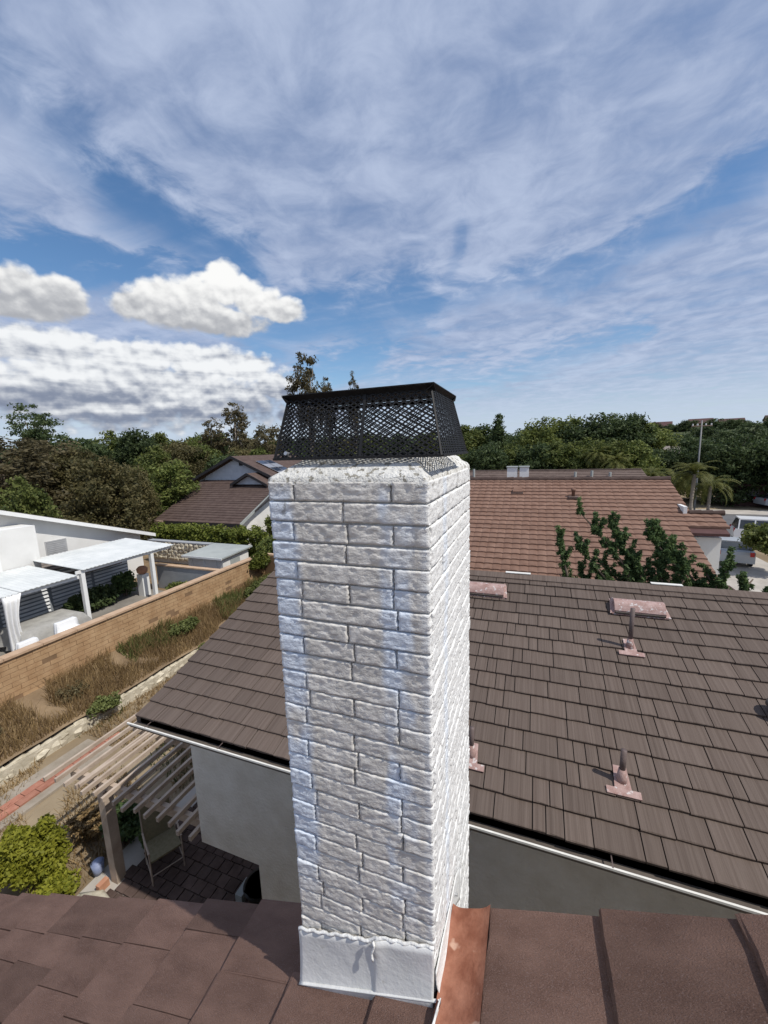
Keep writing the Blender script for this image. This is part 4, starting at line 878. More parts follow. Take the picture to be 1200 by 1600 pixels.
# ================================================================ RED ROOFED HOUSE ON THE RIGHT
T5 = math.tan(rad(20)); ry5, rz5 = 21.0, -1.74; ey5 = 10.6
RH = thing('red_roofed_house', 'house with large red clay tile roof beyond the brown ridge', 'house', (0, 16, G))
def rz_(y): return rz5-(ry5-y)*T5
MB().prism([(-9, ey5, rz_(ey5)-0.04), (-9, ry5, rz5-0.04), (-9, 2*ry5-ey5, rz_(ey5)-0.04), (-9, 2*ry5-ey5, rz_(ey5)-0.2), (-9, ry5, rz5-0.2), (-9, ey5, rz_(ey5)-0.2)], (14.3, 0, 0)).build('roof_deck', K['maroon'], RH)
nC = 32; brk = (18.05-ey5)/(ry5-ey5); brk2 = (16.8-ey5)/(ry5-ey5)
courses(RH, lambda a: (-9.1, 5.78 if a > brk-0.01 else (6.65 if a > brk2 else 5.4)), ey5, rz_(ey5), T5, nC, ry5-ey5, K['red_tile'], 0.050, wav=0.30)
MB().prism([(5.35, 16.8, rz_(16.8)-0.04), (5.35, 18.05, rz_(18.05)-0.04), (5.35, 18.05, rz_(18.05)-0.14), (5.35, 16.8, rz_(16.8)-0.14)], (1.2, 0, 0)).build('wing_deck', K['maroon'], RH)
rc = MB(); k_ = 38
for i in range(k_):
    xa = -9.1+i*14.9/k_; MB().tube([(xa, ry5, rz5+0.02), (xa+14.9/k_+0.02, ry5, rz5+0.035)], [0.11, 0.13], 8).build('ridge_tile', K['brown_tile'], RH)
for i in range(3): MB().tube([(5.7+i*0.36, 18.08, rz_(18.08)+0.04), (6.08+i*0.36, 18.08, rz_(18.08)+0.05)], [0.09, 0.11], 8).build('ridge_tile', K['brown_tile'], RH)
mb = MB().prism([(5.45, 18.1, G), (5.45, 2*ry5-ey5-0.5, G), (5.45, 2*ry5-ey5-0.5, rz_(ey5+0.5)-0.2), (5.45, ry5, rz5-0.2), (5.45, 18.1, rz_(18.1)-0.2)], (-0.2, 0, 0)); mb.box((-8.8, ey5+0.5, G), (5.0, ey5+0.7, rz_(ey5+0.5)-0.25)); mb.box((4.8, ey5+0.7, G), (5.0, 18.0, rz_(ey5+0.7)-0.25)); mb.prism([(4.8, ey5+0.7, rz_(ey5+0.7)-0.25), (4.8, 18.0, rz_(ey5+0.7)-0.25), (4.8, 18.0, rz_(18.0)-0.25)], (0.2, 0, 0)); mb.box((5.0, 17.0, G), (6.4, 18.0, rz_(17.0)-0.3)); mb.build('wall', K['white_wall'], RH)
MB().box((5.5, 18.0, rz_(18.0)-0.1), (5.62, 19.1, rz_(18.0)+0.30)).build('gable_trim', K['white'], RH)
p = Vector((1.75, 19.2, rz_(19.2))); t = thing('clay_vent', 'small red vent stack high on the red tile roof', 'roof vent', p); MB().box((p.x-0.2, p.y-0.25, p.z), (p.x+0.2, p.y+0.15, p.z+0.08)).build('base_flashing', K['taupe_tile'], t); MB().tube([p, p+Vector((0, 0, 0.32)), p+Vector((0, 0, 0.33)), p+Vector((0, 0, 0.42))], [0.07, 0.07, 0.11, 0.09], 10).build('stack', K['red_tile'], t, True)
p = Vector((-0.6, 19.6, rz_(19.6))); t = thing('low_vent', 'low tile vent left on the red tile roof', 'roof vent', p); MB().prism([(p.x-0.22, p.y-0.2, p.z+0.06), (p.x+0.22, p.y-0.2, p.z+0.06), (p.x+0.16, p.y+0.2, p.z+0.24), (p.x-0.16, p.y+0.2, p.z+0.24)], (0, 0, 0.05)).build('hood', K['red_tile'], t); MB().box((p.x-0.25, p.y-0.2, p.z), (p.x+0.25, p.y+0.2, p.z+0.06)).build('base_flashing', K['taupe_tile'], t)
# taupe roof beyond
TH = thing('taupe_roofed_house', 'house with dull brown roof and white chimney boxes behind the red roof', 'house', (0, 40, G))
yb5, zb5 = 40.0, -2.45
MB().prism([(-12, 31, zb5-9*0.33), (-12, yb5, zb5), (-12, 49, zb5-9*0.33), (-12, 49, zb5-9*0.33-0.2), (-12, yb5, zb5-0.2), (-12, 31, zb5-9*0.33-0.2)], (20.9, 0, 0)).build('roof_deck', K['fascia'], TH)
courses(TH, lambda a: (-12.1, 9.4-0.45*a), 31, zb5-9*0.33+0.01, 0.33, 24, 9.0, K['taupe_tile'], 0.06)
MB().box((-11.5, 31.6, G), (8.4, 48.4, zb5-9*0.33-0.1)).build('wall', K['white_wall'], TH)
MB().box((-12, yb5-0.15, zb5+0.02), (8.9, yb5+0.15, zb5+0.10)).build('ridge_cap', K['taupe_tile'], TH)
for x, w in ((-1.62, 0.85), (-0.62, 0.75)):
    t = MB().box((x-w/2, 36.4, -4.4), (x+w/2, 37.2, -1.92)).build('chimney_box', K['white'], TH); MB().box((x-w/2-0.06, 36.34, -1.92), (x+w/2+0.06, 37.26, -1.84)).build('cap', K['grey_roof'], t)
for x, h in ((-5.2, 0.8), (3.6, 0.45), (4.9, 0.55), (6.3, 0.4)):
    MB().tube([(x, 38.5, zb5-1.5*0.33), (x, 38.5, zb5-1.5*0.33+h)], 0.11, 8).build('vent_pipe', K['grey_roof'], TH)
# maroon post / chimney beyond the ridge at the right
t = thing('maroon_chimney', 'dark maroon chimney stub behind the right end of the ridge', 'chimney', (4.35, 11.2, G)); MB().box((4.2, 11.0, G), (4.5, 11.4, -3.62)).build('stack', K['maroon'], t); MB().box((4.14, 10.94, -3.62), (4.56, 11.46, -3.52)).build('cap', K['maroon'], t)
MB().box((2, 10.9, G), (2.1, 11.0, G+0.1))
# ================================================================ STREET: CARS, POLE, FAR HOUSES
def car(label, loc, rz, paint, suv=True):
    t = thing('parked_car', label, 'car', loc, rz)
    L_, W_, H_ = 4.7, 1.86, (1.78 if suv else 1.45)
    # body side profile extruded, with tumblehome on the glasshouse
    prof = [(-L_/2, 0.35), (-L_/2, 0.85), (-L_/2+0.08, 1.02), (L_/2-1.25, 1.02), (L_/2-0.15, 0.86), (L_/2, 0.66), (L_/2, 0.32), (L_/2-0.4, 0.25), (-L_/2+0.4, 0.25)]
    mb = MB(); mb.prism([(x, -W_/2, z) for x, z in prof], (0, W_, 0)); lchild(mb, 'body', paint, t)
    gh = [(-L_/2+0.10, 1.02), (-L_/2+0.32, H_-0.08), (L_/2-2.35, H_-0.06), (L_/2-1.35, 1.02)] if suv else [(-L_/2+0.6, 1.0), (-L_/2+1.2, H_-0.06), (L_/2-2.2, H_-0.05), (L_/2-1.3, 1.0)]
    mb = MB(); bx = [(x, -W_/2+0.03, z) if z < 1.1 else (x, -W_/2+0.18, z) for x, z in gh]; bx2 = [(x, -y, z) for x, y, z in bx]
    mb.add(bx+bx2, [(0, 3, 2, 1), (4, 5, 6, 7), (0, 1, 5, 4), (2, 3, 7, 6), (1, 2, 6, 5)]); lchild(mb, 'windows', K['glass'], t)
    mb = MB().box((gh[1][0]-0.02, -W_/2+0.16, H_-0.09), (gh[2][0]+0.03, W_/2-0.16, H_)); lchild(mb, 'roof', paint, t)
    for x in (-L_/2+1.15, -0.1, 0.0 if not suv else -L_/2+0.25):
        for s in (-1, 1): lchild(MB().bar((x, s*(W_/2-0.03), 1.0), (x+0.05, s*(W_/2-0.175), H_-0.06), 0.08, 0.03, (0, 1, 0)), 'pillar', paint, t)
    for x in (-L_/2+0.92, L_/2-0.95):
        for s in (-1, 1):
            w = lchild(MB().tube([(x, s*(W_/2-0.20), 0.34), (x, s*(W_/2+0.01), 0.34)], 0.34, 18), 'wheel', K['rubber'], t); lchild(MB().tube([(x, s*(W_/2), 0.34), (x, s*(W_/2+0.02), 0.34)], 0.21, 12), 'rim', K['rim'], w)
    for s in (-1, 1):
        lchild(MB().box((L_/2-0.16, s*0.72-0.16, 0.66), (L_/2-0.02, s*0.72+0.16, 0.80)), 'headlight', K['rim'], t); lchild(MB().box((-L_/2-0.01, s*0.78-0.10, 0.78), (-L_/2+0.06, s*0.78+0.10, 1.05)), 'taillight', K['lamp_red'], t)
        lchild(MB().box((0.82, s*(W_/2+0.08)-0.09, 1.0), (0.98, s*(W_/2+0.08)+0.09, 1.13)), 'mirror', paint, t)
    return t
car('white SUV parked on the driveway behind the red roofed house', (17.2, 37.6, G+0.03), rad(-12), K['car_white'])
car('silver car parked nearer, mostly hidden behind the junipers', (12.4, 31.6, G+0.03), rad(75), K['car_silver'], False)
car('dark car parked across the street at the right edge', (26.5, 56.5, G+0.13), rad(10), K['car_silver'], False)
t = thing('utility_pole', 'pale grey utility pole rising above the palms', 'utility pole', (16.1, 49.6, G))
MB().tube([(16.1, 49.6, G), (16.05, 49.6, 1.9)], [0.09, 0.06], 10).build('pole', K['pole'], t, True); MB().bar((15.2, 49.6, 1.35), (16.95, 49.6, 1.35), 0.10, 0.10).build('crossarm', K['wood_dk'], t)
for x in (15.3, 15.7, 16.4, 16.85): MB().tube([(x, 49.6, 1.4), (x, 49.6, 1.58)], 0.06, 6).build('insulator', K['white'], t)
def far_house(name, label, c, w, d, h, roofh, wallm, roofm, rz=0):
    t = thing(name, label, 'house', c, rz)
    mb = MB().box((-w/2, -d/2, -1), (w/2, d/2, h)); mb.prism([(-w/2, -d/2, h), (-w/2, d/2, h), (-w/2, 0, h+roofh*0.94)], (w, 0, 0)); lchild(mb, 'wall', wallm, t)
    for s in (-1, 1): lchild(MB().prism([(-w/2-0.4, 0, h+roofh), (-w/2-0.4, s*(d/2+0.5), h-0.15), (-w/2-0.4, s*(d/2+0.5), h-0.35), (-w/2-0.4, 0, h+roofh-0.2)], (w+0.8, 0, 0)), 'roof', roofm, t)
    n = int(w/3)
    for i in range(n):
        x = -w/2+(i+0.5)*w/n; wd = lchild(MB().box((x-0.6, -d/2-0.04, h-1.9), (x+0.6, -d/2+0.01, h-0.7)), 'window', K['glass'], t); lchild(MB().box((x-0.7, -d/2-0.06, h-2.0), (x+0.7, -d/2-0.02, h-1.9)), 'sill', K['white'], wd)
    return t
far_house('street_house', 'dark red house with low roof across the street', (29.5, 61, G), 13, 8, 2.7, 1.6, K['maroon'], K['maroon'], rad(-8))
far_house('glimpsed_house', 'grey roofed house glimpsed between the trees left of the utility pole', (22.2, 84, G+1.5), 11, 8, 3.2, 2.2, K['white_wall'], K['grey_shingle'], rad(25))
far_house('patio_house', 'small white house beyond the taupe roof beside the chimney', (-7.0, 62, G), 9, 7, 4.2, 1.0, K['white_wall'], K['grey_shingle'], rad(5))
for i, (x, lab) in enumerate(((66, 'leftmost tan house with red roof on the far hill'), (80, 'second red roofed house from the left on the far hill'), (95, 'third red roofed house from the left on the far hill'), (110, 'rightmost red roofed house on the far hill'))):
    far_house('hilltop_house', lab, (x-2+3*(i % 2), 262-(x*0.12), 4.5+0.7*(i % 2)), 9.5, 10, 3.0, 2.4, K['tan_cap'], K['maroon'], rad(-14))
# far wooded hill under them
mb = MB(); mb.grid(lambda u, v: (10+u*200, 150+v*260, G+4+13.5*math.exp(-((u-0.42)/0.40)**2)*math.sin(min(v*2.4, 1.57))+1.2*noise.noise(Vector((u*9, v*9, 0)))), 60, 40)
tag(mb.build('far_hill', K['far_hill'], smooth=True), 'dark scrubby hill at the right of the horizon', kind='structure')
mb = MB(); mb.grid(lambda u, v: (-420+u*430, 200+v*240, G+1+8.5*math.sin(min(v*2.2, 1.57))+2.5*noise.noise(Vector((u*7, v*5, 2)))), 60, 30)
tag(mb.build('distant_slope', K['far_hill'], smooth=True), 'low wooded slope on the left of the horizon', kind='structure')
# ================================================================ PLANTS
def leaf_cloud(centres, radii, per, size, flat=0.75, aspect=1.7, droop=0.0):
    n = len(centres); C_ = np.repeat(centres, per, 0); Rr = np.repeat(radii, per)[:, None]
    d = rng.normal(size=(n*per, 3)); d /= np.linalg.norm(d, axis=1)[:, None]; rr = rng.random((n*per, 1))**0.45
    P = C_+d*rr*Rr*np.array([1, 1, flat]); 
    nrm = d*0.6+rng.normal(size=d.shape)*0.7+np.array([0, 0, 0.35]); nrm /= np.linalg.norm(nrm, axis=1)[:, None]
    t = np.cross(nrm, rng.normal(size=d.shape)); t /= np.linalg.norm(t, axis=1)[:, None]; b = np.cross(nrm, t)
    s = size*(0.6+0.8*rng.random((n*per, 1))); t *= s*aspect*0.5; b *= s*0.5
    if droop: t[:, 2] -= droop*s[:, 0]*0.5
    V = np.stack([P-t, P-b*0.9+t*0.1, P+t, P+b*0.9+t*0.1], 1).reshape(-1, 3)
    return V, np.arange(len(V)).reshape(-1, 4)
def crown_mesh(name, material, H, R, base, n, per, size, cl, shape='round', flat=0.75, gaps=0.0, seed=0):
    """clump centres through the crown's volume: fuller near its shell, uneven outline"""
    r_ = np.random.default_rng(seed); out = []; rad_ = []
    while len(out) < n:
        p = r_.normal(size=3); p /= np.linalg.norm(p); q = r_.random()**0.4; p = p*q
        h = (p[2]+1)/2
        if shape == 'cone': w = (1-h)**0.8*1.1+0.05
        elif shape == 'umbrella': w = 0.5+0.6*h
        elif shape == 'column': w = 0.9
        else: w = 1.0
        lump = 0.80+0.42*noise.noise(Vector((p[0]*2.2+seed*3.1, p[1]*2.2, p[2]*2.2)))
        c = np.array([p[0]*R*w*lump, p[1]*R*w*lump, base+(H-base)*(0.5+0.5*p[2]*(0.85+0.3*lump))])
        if gaps and noise.noise(Vector((c[0]/R*2.4+seed, c[1]/R*2.4, c[2]/R*2.4))) < -0.25+gaps*0.5: 
            if r_.random() < 0.9: continue
        out.append(c); rad_.append(cl*(0.6+0.8*r_.random()))
    V, F = leaf_cloud(np.array(out), np.array(rad_), per, size, flat); return npmesh(name, V, F, material), np.array(out)
def trunk_mesh(name, material, H, base, r, cents, nb=9, seed=0, lean=(0, 0)):
    mb = MB(); rr = random.Random(seed); top = Vector((lean[0], lean[1], base+(H-base)*0.72)); pts = [Vector((0, 0, -0.3))]
    for i in range(1, 6):
        t = i/5; pts.append(Vector((lean[0]*t+rr.uniform(-.12, .12)*r*4, lean[1]*t+rr.uniform(-.12, .12)*r*4, -0.3+(top.z+0.3)*t)))
    mb.tube(pts, [r*(1.25-1.0*i/5) for i in range(6)], 8)
    idx = list(range(len(cents))); rr.shuffle(idx)
    for i in idx[:nb]:
        c = Vector(cents[i]); k_ = rr.uniform(0.35, 0.8); s = pts[0].lerp(pts[-1], k_); m_ = s.lerp(c, 0.5)+Vector((0, 0, 0.08*(c-s).length)); mb.tube([s, m_, c], [r*0.42, r*0.25, r*0.08], 6)
    return mb.mesh(name, material, True)
KINDS = {}
def kind(key, material, bark, H, R, base, n, per, size, cl, shape='round', flat=0.75, gaps=0.0, r=0.2, nb=9, variants=2, lean=(0, 0)):
    KINDS[key] = []
    for k_ in range(variants):
        cm, cents = crown_mesh(key+'_crown', K[material], H, R, base, n, int(per*1.7), size*0.66, cl, shape, flat, gaps, seed=len(KINDS)*17+k_*5+1)
        KINDS[key].append((cm, trunk_mesh(key+'_trunk', K[bark], H, base, r, cents, nb, k_, lean), H))
kind('broad', 'green', 'bark', 10, 4.2, 1.2, 300, 34, 0.36, 0.95, variants=3, gaps=0.15)
kind('olive', 'olive', 'bark', 10, 4.6, 1.0, 330, 38, 0.30, 0.85, variants=3, gaps=0.10)
kind('dark', 'dark', 'bark', 10, 4.4, 0.8, 300, 34, 0.36, 0.95, variants=3, gaps=0.12)
kind('brownish', 'brown', 'bark', 10, 3.0, 2.2, 190, 24, 0.26, 0.62, gaps=0.35, variants=2)
kind('gum', 'brown', 'bark_pale', 13, 2.6, 5.6, 125, 26, 0.24, 0.50, 'round', 0.7, 0.35, 0.17, 16, 3, (0.5, 0.2))
kind('conifer', 'dark', 'bark', 10, 2.4, 0.8, 220, 30, 0.28, 0.62, 'cone', 0.6, 0.1, 0.2, 8, 2)
kind('pine', 'dark', 'bark', 13, 4.2, 6.6, 110, 34, 0.26, 0.85, 'umbrella', 0.42, 0.4, 0.28, 16, 2)
kind('slim', 'green', 'bark', 7, 1.9, 1.9, 190, 28, 0.20, 0.50, variants=1, r=0.11, gaps=0.2)
kind('scrub', 'dark', 'bark', 6, 3.6, 0.2, 120, 26, 0.42, 0.95, variants=2)
# direction helper: a compass bearing (degrees clockwise from +Y), a distance in metres, the top's elevation in degrees
def tree(key, name, label, bearing, dist, top_el, wscale=1.0, var=0, group=None, base_z=G):
    crown, trunk, H = KINDS[key][var % len(KINDS[key])]
    x, y = dist*math.sin(rad(bearing)), dist*math.cos(rad(bearing)); hgt = dist*math.tan(rad(top_el))-base_z; s = hgt/H
    t = thing(name, label, 'tree', (x, y, base_z), random.uniform(0, 6.28), group); t.scale = (s*wscale, s*wscale, s)
    link('crown', crown, t, False); link('trunk', trunk, t, False); return t
random.seed(5)
T_ = tree
# (bearing, distance, elevation of the top) -- left of the chimney
T_('pine', 'pine_tree', 'dark open topped pine at the left edge of the skyline', -61.4, 62, 5.6, 0.8)
T_('brownish', 'brown_tree', 'brownish tree low at the far left edge', -64.5, 52, 2.6, 1.7, 1)
T_('brownish', 'brown_tree', 'rusty brown tree under the dark pine at left', -61.0, 58, 2.0, 1.4)
T_('olive', 'olive_tree', 'big rounded olive brown tree behind the white house', -56.0, 38, -0.3, 1.0, 0)
T_('olive', 'olive_tree', 'smaller olive tree merging with the right of the big olive tree', -52.9, 41, -1.4, 0.62, 2)
T_('broad', 'bright_tree', 'bright green tree at the left edge above the white roof', -63.6, 33, -2.6, 0.72, 1)
T_('slim', 'slender_tree', 'slender green tree with visible trunk in front of the tan yard', -49.0, 44, -0.6, 1.25)
mids = [('dark', -58.0, 75, 2.55), ('broad', -55.0, 82, 2.45), ('dark', -52.3, 78, 2.95), ('broad', -49.6, 86, 2.35), ('olive', -47.6, 72, 1.55), ('broad', -45.6, 80, 2.55), ('broad', -43.0, 88, 2.25), ('dark', -41.2, 84, 1.85), ('olive', -38.6, 86, 1.45), ('broad', -36.0, 84, 1.45), ('dark', -33.0, 90, 1.25), ('broad', -29.5, 88, 1.25), ('olive', -26, 86, 1.45), ('broad', -22.0, 85, 1.65), ('dark', -18, 88, 1.65), ('broad', -14, 86, 1.65)]
LBL = {'dark': 'dark green tree', 'broad': 'mid green tree', 'olive': 'olive tree'}
ORD = ('first', 'second', 'third', 'fourth', 'fifth', 'sixth', 'seventh', 'eighth', 'ninth', 'tenth', 'eleventh', 'twelfth', 'thirteenth', 'fourteenth', 'fifteenth', 'sixteenth')
for i, (k_, b, d, e) in enumerate(mids): T_(k_, 'tree_line_tree', '%s, %s from the left in the skyline row left of the chimney' % (LBL[k_], ORD[i]), b, d, e, random.uniform(0.85, 1.05), i, 'tree line left of the chimney')
lows = [('broad', -50.5, 62, 0.6), ('olive', -47.0, 60, 0.9), ('broad', -44.4, 62, 0.7), ('dark', -42.2, 58, 0.2), ('olive', -40.2, 60, 0.6), ('broad', -37.6, 58, 0.0), ('olive', -58.6, 56, 0.8), ('broad', -35.0, 64, 0.4), ('dark', -32.0, 66, 0.2), ('olive', -29.0, 66, 0.0), ('broad', -25.5, 66, 0.3), ('dark', -21.5, 66, 0.3)]
for i, (k_, b, d, e) in enumerate(lows): T_(k_, 'garden_tree', '%s, %s from the left in the nearer row below the skyline' % (LBL[k_], ORD[i]), b, d, e, random.uniform(0.9, 1.1), i+1, 'nearer trees left of the chimney')
T_('gum', 'gum_tree', 'airy brown gum tree standing above the gabled house', -40.6, 64, 6.4, 1.0, 0)
T_('gum', 'gum_tree', 'second airy brown gum tree left of the tallest one near the gable', -43.6, 66, 4.2, 0.9, 1)
T_('brownish', 'brown_tree', 'reddish brown thin tree just left of the chimney cap', -36.6, 62, 3.6, 1.0)
T_('gum', 'gum_tree', 'tall gum tree with round brown tuft behind the chimney cap', -30.9, 76, 13.2, 0.72, 2)
T_('gum', 'gum_tree', 'short brown tree top peeking over the cap lid', -24.6, 84, 9.8, 0.5, 1)
T_('gum', 'gum_tree', 'thin gum tree between the tall gum and the cap', -28.2, 90, 9.6, 0.55, 0)
# right of the chimney
rts = [('broad', -8.6, 80, 2.4), ('conifer', -4.4, 78, 3.9), ('dark', -6.4, 84, 2.6), ('dark', -1.0, 86, 1.9), ('broad', 1.2, 76, 2.8), ('broad', 3.8, 80, 3.2), ('dark', 6.6, 76, 3.2), ('broad', 9.0, 84, 2.8), ('dark', 11.0, 78, 3.0), ('broad', 13.0, 80, 1.6), ('dark', 15.4, 92, 0.9), ('dark', 18.2, 96, 1.2), ('dark', 21.4, 90, 1.4), ('dark', 24.6, 92, 1.2), ('dark', 27.6, 90, 1.2)]
LBL['conifer'] = 'pointed dark conifer'
for i, (k_, b, d, e) in enumerate(rts): T_(k_, 'tree_line_tree', '%s, %s from the left in the skyline row right of the chimney' % (LBL[k_], ORD[i]), b, d, e, random.uniform(0.85, 1.1), i, 'tree line right of the chimney')
lows = [('broad', -8.8, 62, -0.6), ('dark', -5.8, 60, 0.4), ('broad', -2.6, 62, -0.4), ('dark', 0.6, 60, -0.2), ('broad', 3.4, 60, -0.2), ('broad', 6.0, 58, 0.0), ('broad', 8.6, 56, 0.2), ('broad', 11.6, 56, -0.4), ('dark', 14.2, 64, -0.8), ('dark', 17.6, 66, 0.0), ('dark', 20.4, 62, 0.2), ('dark', 23.0, 64, 0.0), ('dark', 26.4, 62, 0.2)]
for i, (k_, b, d, e) in enumerate(lows): T_(k_, 'garden_tree', '%s, %s from the left in the nearer row above the red roof' % (LBL[k_], ORD[i]), b, d, e, random.uniform(0.9, 1.15), i+2, 'nearer trees right of the chimney')
for i in range(26):
    b = -66+i*3.9+random.uniform(-1, 1); T_('scrub', 'far_tree', 'far dark tree in the hazy row along the horizon', b, 125+random.uniform(-12, 25), 1.5+random.uniform(-0.5, 0.6) if b < 10 else 0.6+random.uniform(-.3, .4), 1.5, i, 'far trees along the horizon', G)
for i in range(14):
    x = 55+i*7+random.uniform(-2, 2); t = thing('hill_tree', 'dark round tree on the crest of the far hill', 'tree', (x, 234+random.uniform(-10, 6)-x*0.1, 2.4), random.uniform(0, 6), 'trees on the far hill'); s = random.uniform(0.75, 1.15)+(0.45 if x > 100 else 0); t.scale = (s*1.3, s*1.3, s*0.95); link('crown', KINDS['scrub'][i % 2][0], t, False); link('trunk', KINDS['scrub'][i % 2][1], t, False)
# palms
def palm_mesh(seed, n=44, Lf=2.2):
    r_ = random.Random(seed); mb = MB()
    for k_ in range(n):
        a = r_.uniform(0, 6.283); e0 = r_.uniform(-0.25, 1.35); d = Vector((math.cos(a), math.sin(a), 0)); s = Vector((-math.sin(a), math.cos(a), 0)); pts = []; L1 = Lf*r_.uniform(0.8, 1.1); ang = e0; p = Vector((0, 0, 0))
        for j in range(9): pts.append(p.copy()); p = p+(d*math.cos(ang)+Vector((0, 0, math.sin(ang))))*(L1/8); ang -= 0.22
        for j in range(8):
            w = 0.34*math.sin(math.pi*(j+0.8)/9.5); m_ = pts[j]; q = pts[j+1]; dv = (q-m_)
            for sg in (-1, 1):
                for h_ in range(2):
                    b0 = m_+dv*(h_*0.5); tip = b0+dv*0.8+s*sg*w+Vector((0, 0, -0.28*w)); mb.add([b0, b0+dv*0.42, tip], [(0, 1, 2)])
    return mb.mesh('fronds', K['palm'])
pms = [palm_mesh(3), palm_mesh(4), palm_mesh(5)]
pt = MB().tube([(0, 0, -3.5), (0.06, 0.03, -1.8), (0, 0, 0)], [0.17, 0.13, 0.15], 8).mesh('palm_trunk', K['bark_pale'], True)
for i, (b, d, e, lab) in enumerate(((13.6, 44, -4.4, 'leftmost feathery palm beside the red roof corner'), (15.9, 46, -4.6, 'middle feathery palm below the utility pole'), (17.7, 43, -3.9, 'taller palm right of the middle one with splayed fronds'), (19.2, 45, -5.2, 'low drooping palm at the right of the palm group'), (7.8, 54, -1.6, 'palm with upright fronds among the green trees above the red roof'), (9.9, 52, -2.6, 'small palm in front of the trees near the red roof end'))):
    x, y = d*math.sin(rad(b)), d*math.cos(rad(b)); z = d*math.tan(rad(e)); t = thing('palm_tree', lab, 'palm tree', (x, y, z-3.0), random.uniform(0, 6), 'feathery palms by the street')
    o = link('fronds', pms[i % 3], t, False); o.location = (0, 0, 3.0); o = link('trunk', pt, t, False); o.location = (0, 0, 3.0); o.scale = (1, 1, (z-G)/3.5)
# twisted junipers behind the ridge
def juniper(label, x, y, plumes, seed):
    r_ = random.Random(seed); t = thing('juniper', label, 'juniper', (x, y, G), group='twisted junipers behind the brown ridge'); cs = []; rs = []; mb = MB()
    mb.tube([(x, y, G), (x+0.05, y, G+2.2), (x, y, -4.6)], [0.16, 0.13, 0.09], 8)
    for (dx, dy, zt, lean) in plumes:
        b = Vector((x+dx*0.5, y+dy*0.5, -4.4)); tp = Vector((x+dx+lean*1.45, y+dy, zt)); m_ = Vector((x+dx, y+dy, (-4.4+zt)/2+0.1)); mb.tube([(x, y, -4.9), b, m_, tp], [0.07, 0.055, 0.035, 0.012], 6)
        n = int((zt+4.6)*40)
        for k_ in range(n):
            q = k_/n; p = (b.lerp(m_, q*2) if q < 0.5 else m_.lerp(tp, q*2-1)); wd = 0.13*(1-q)+0.035
            if noise.noise(Vector((q*9, seed, dx*5))) < -0.15: continue
            cs.append((p.x+r_.gauss(0, wd*0.75), p.y+r_.gauss(0, wd*0.7), p.z+r_.gauss(0, 0.05))); rs.append(wd*r_.uniform(0.55, 1.0))
            if r_.random() < 0.22:
                sx = r_.choice((-1, 1))*r_.uniform(0.12, 0.34)*(1.15-q)
                for z_ in range(5): cs.append((p.x+sx*z_/4, p.y+r_.gauss(0, 0.05), p.z+0.30*z_/4)); rs.append(0.055)
    V, F = leaf_cloud(np.array(cs), np.array(rs), 34, 0.034, 1.0, 2.6); link('crown', npmesh('crown', V, F, K['juniper']), t); mb.build('trunk', K['bark'], t, True)
juniper('twisted juniper with one thin plume at the left of the group', 1.15, 9.7, [(-0.28, 0, -2.15, -0.16), (0.10, 0.1, -3.05, 0.25), (-0.05, 0, -3.0, -0.3)], 1)
juniper('tallest twisted juniper in the middle of the group', 2.15, 9.9, [(-0.05, 0, -1.5, -0.75), (0.15, 0.1, -1.75, -0.45), (-0.35, -0.1, -2.3, -0.55), (0.35, 0, -2.4, -0.30), (0.0, 0.2, -2.6, -0.5), (0.62, 0.1, -2.0, -0.10), (0.85, -.1, -2.75, 0.1), (-0.2, 0, -3.0, -0.6), (0.5, 0, -3.0, 0.3)], 2)
juniper('spreading twisted juniper at the right of the group', 3.55, 9.9, [(-0.30, 0, -1.9, -0.62), (-0.05, 0.1, -2.3, -0.45), (0.30, 0, -2.6, -0.30), (0.0, -0.1, -2.5, 0.25), (-0.6, 0.1, -2.9, -0.3), (0.45, 0.1, -2.9, 0.25), (0.65, 0.1, -3.2, 0.35), (-0.3, 0, -3.2, 0.3)], 3)
# shrubs and hedges as leaf masses
def shrub(name, label, c, r3, n, per, size, cl, material, cat='shrub', group=None, box=False):
    t = thing(name, label, cat, c, group=group); cs = []
    while len(cs) < n:
        p = rng.random(3)*2-1
        if not box and np.linalg.norm(p) > 1: continue
        lump = 0.85+0.3*noise.noise(Vector((p[0]*2+c[0], p[1]*2+c[1], p[2]*2))); cs.append((c[0]+p[0]*r3[0]*lump, c[1]+p[1]*r3[1]*lump, c[2]+r3[2]*(1+p[2]*lump)))
    V, F = leaf_cloud(np.array(cs), cl*(0.6+0.7*rng.random(n)), per, size, 0.9); link('foliage', npmesh('foliage', V, F, K[material]), t)
    mb = MB()
    for k_ in range(7):
        q = cs[k_]; mb.tube([(c[0]+random.uniform(-.2, .2)*r3[0], c[1]+random.uniform(-.2, .2)*r3[1], c[2]-0.05), tuple(q)], [0.03, 0.01], 5)
    mb.build('stem', K['bark'], t); return t
shrub('lime_shrub', 'bright yellow green shrub at the lower left beside the roof edge', (-8.75, 3.55, G), (0.75, 0.55, 0.55), 190, 80, 0.045, 0.15, 'lime')
shrub('lime_shrub', 'small yellow green shrub right of the bright one near the roof edge', (-7.85, 3.45, G), (0.35, 0.3, 0.22), 50, 50, 0.05, 0.12, 'lime')
shrub('patio_shrub', 'dark green shrub behind the pergola post', (-6.95, 4.75, G), (0.3, 0.3, 0.42), 70, 50, 0.05, 0.12, 'juniper')
shrub('patio_shrub', 'dark leafy shrub left of the pergola post', (-7.75, 4.65, G), (0.45, 0.4, 0.42), 80, 50, 0.055, 0.14, 'juniper')
shrub('garden_tuft', 'straw coloured grass tuft beyond the lime shrub', (-8.6, 4.5, G), (0.4, 0.35, 0.25), 50, 40, 0.045, 0.13, 'dry', 'plant')
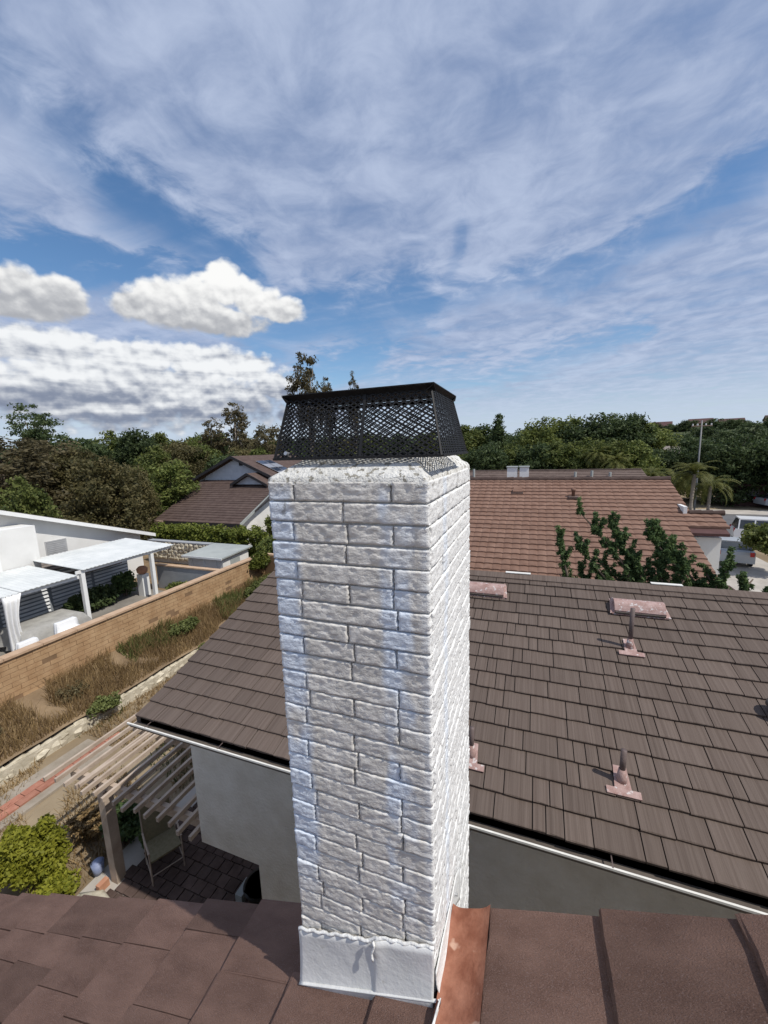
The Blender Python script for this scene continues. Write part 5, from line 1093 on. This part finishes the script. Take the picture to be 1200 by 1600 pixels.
shrub('garden_shrub', 'pale green weed clump on the low stone wall', (-12.0, 7.2, G+0.3), (0.35, 0.5, 0.2), 50, 40, 0.05, 0.13, 'weed', 'plant')
shrub('garden_shrub', 'green clump further along the low stone wall', (-11.8, 11.0, G+0.2), (0.25, 0.35, 0.2), 40, 40, 0.05, 0.12, 'green', 'plant')
shrub('bank_shrub', 'dark dry bush halfway along the foot of the tan wall', (-13.2, 7.0, G+0.6), (0.35, 0.5, 0.18), 40, 46, 0.045, 0.16, 'brown', 'plant')
shrub('bank_shrub', 'leafy green weed clump in front of the middle of the tan wall', (-13.1, 11.2, G+0.8), (0.35, 0.8, 0.25), 70, 46, 0.055, 0.15, 'weed', 'plant')
shrub('bank_shrub', 'tall green weeds near the far end of the tan wall', (-13.0, 16.5, G+0.8), (0.4, 2.2, 0.32), 130, 46, 0.065, 0.18, 'weed', 'plant')
shrub('bank_shrub', 'dry brown bush by the tan wall at the left edge', (-13.3, 4.9, G+0.6), (0.35, 0.45, 0.2), 40, 46, 0.045, 0.16, 'brown', 'plant')
shrub('patio_plant', 'dark bluish plants in shade behind the near patio post', (-20.2, 12.2, NG), (0.55, 1.5, 0.55), 130, 40, 0.10, 0.24, 'dark', 'plant')
shrub('patio_plant', 'dark potted plants further along under the patio cover', (-20.6, 14.2, NG), (0.5, 0.6, 0.75), 80, 40, 0.09, 0.22, 'juniper', 'plant')
shrub('yard_plant', 'low green plant against the grey block wall', (-17.6, 15.1, NG), (0.7, 0.5, 0.35), 60, 40, 0.09, 0.2, 'green', 'plant')
shrub('clipped_hedge', 'long yellow green clipped hedge in front of the gabled house', (-22.3, 21.9, G), (5.6, 0.6, 1.40), 800, 44, 0.12, 0.32, 'hedge', 'hedge', box=True)
shrub('ivy_mound', 'dark green bush at the corner of the tan wall', (-15.3, 20.3, G), (1.1, 1.1, 1.5), 220, 46, 0.11, 0.30, 'green', 'shrub')
shrub('ivy_mound', 'yellowish ivy spilling over the end of the tan wall', (-13.9, 17.2, -6.25), (0.4, 0.8, 0.42), 90, 40, 0.09, 0.2, 'hedge', 'shrub')
shrub('street_tree', 'round green tree crown in front of the white SUV', (13.2, 28.5, -6.6), (1.7, 1.5, 0.85), 170, 44, 0.13, 0.34, 'green', 'tree')
shrub('yard_bush', 'green bush beside the gabled house wall', (-20.9, 29.0, G), (0.9, 1.5, 1.6), 170, 40, 0.15, 0.35, 'green', 'shrub')
shrub('yard_bush', 'dark low bush left of the gabled house garage', (-33.5, 27.5, G), (1.6, 1.0, 0.9), 150, 40, 0.15, 0.35, 'hedge', 'shrub')
t = thing('tan_gate_post', 'brown timber gate post at the left end of the hedge', 'post', (-30.2, 24.6, G)); MB().box((-30.5, 24.4, G), (-29.9, 24.8, -5.5)).build('post', K['wood_dk'], t)
# sandy open ground behind the trees on the left
mb = MB().box((-75, 46, G-0.3), (-42, 58, G+0.02)); tag(mb.build('sandy_lot', K['tan_cap']), 'pale sandy lot behind the trees', kind='structure')
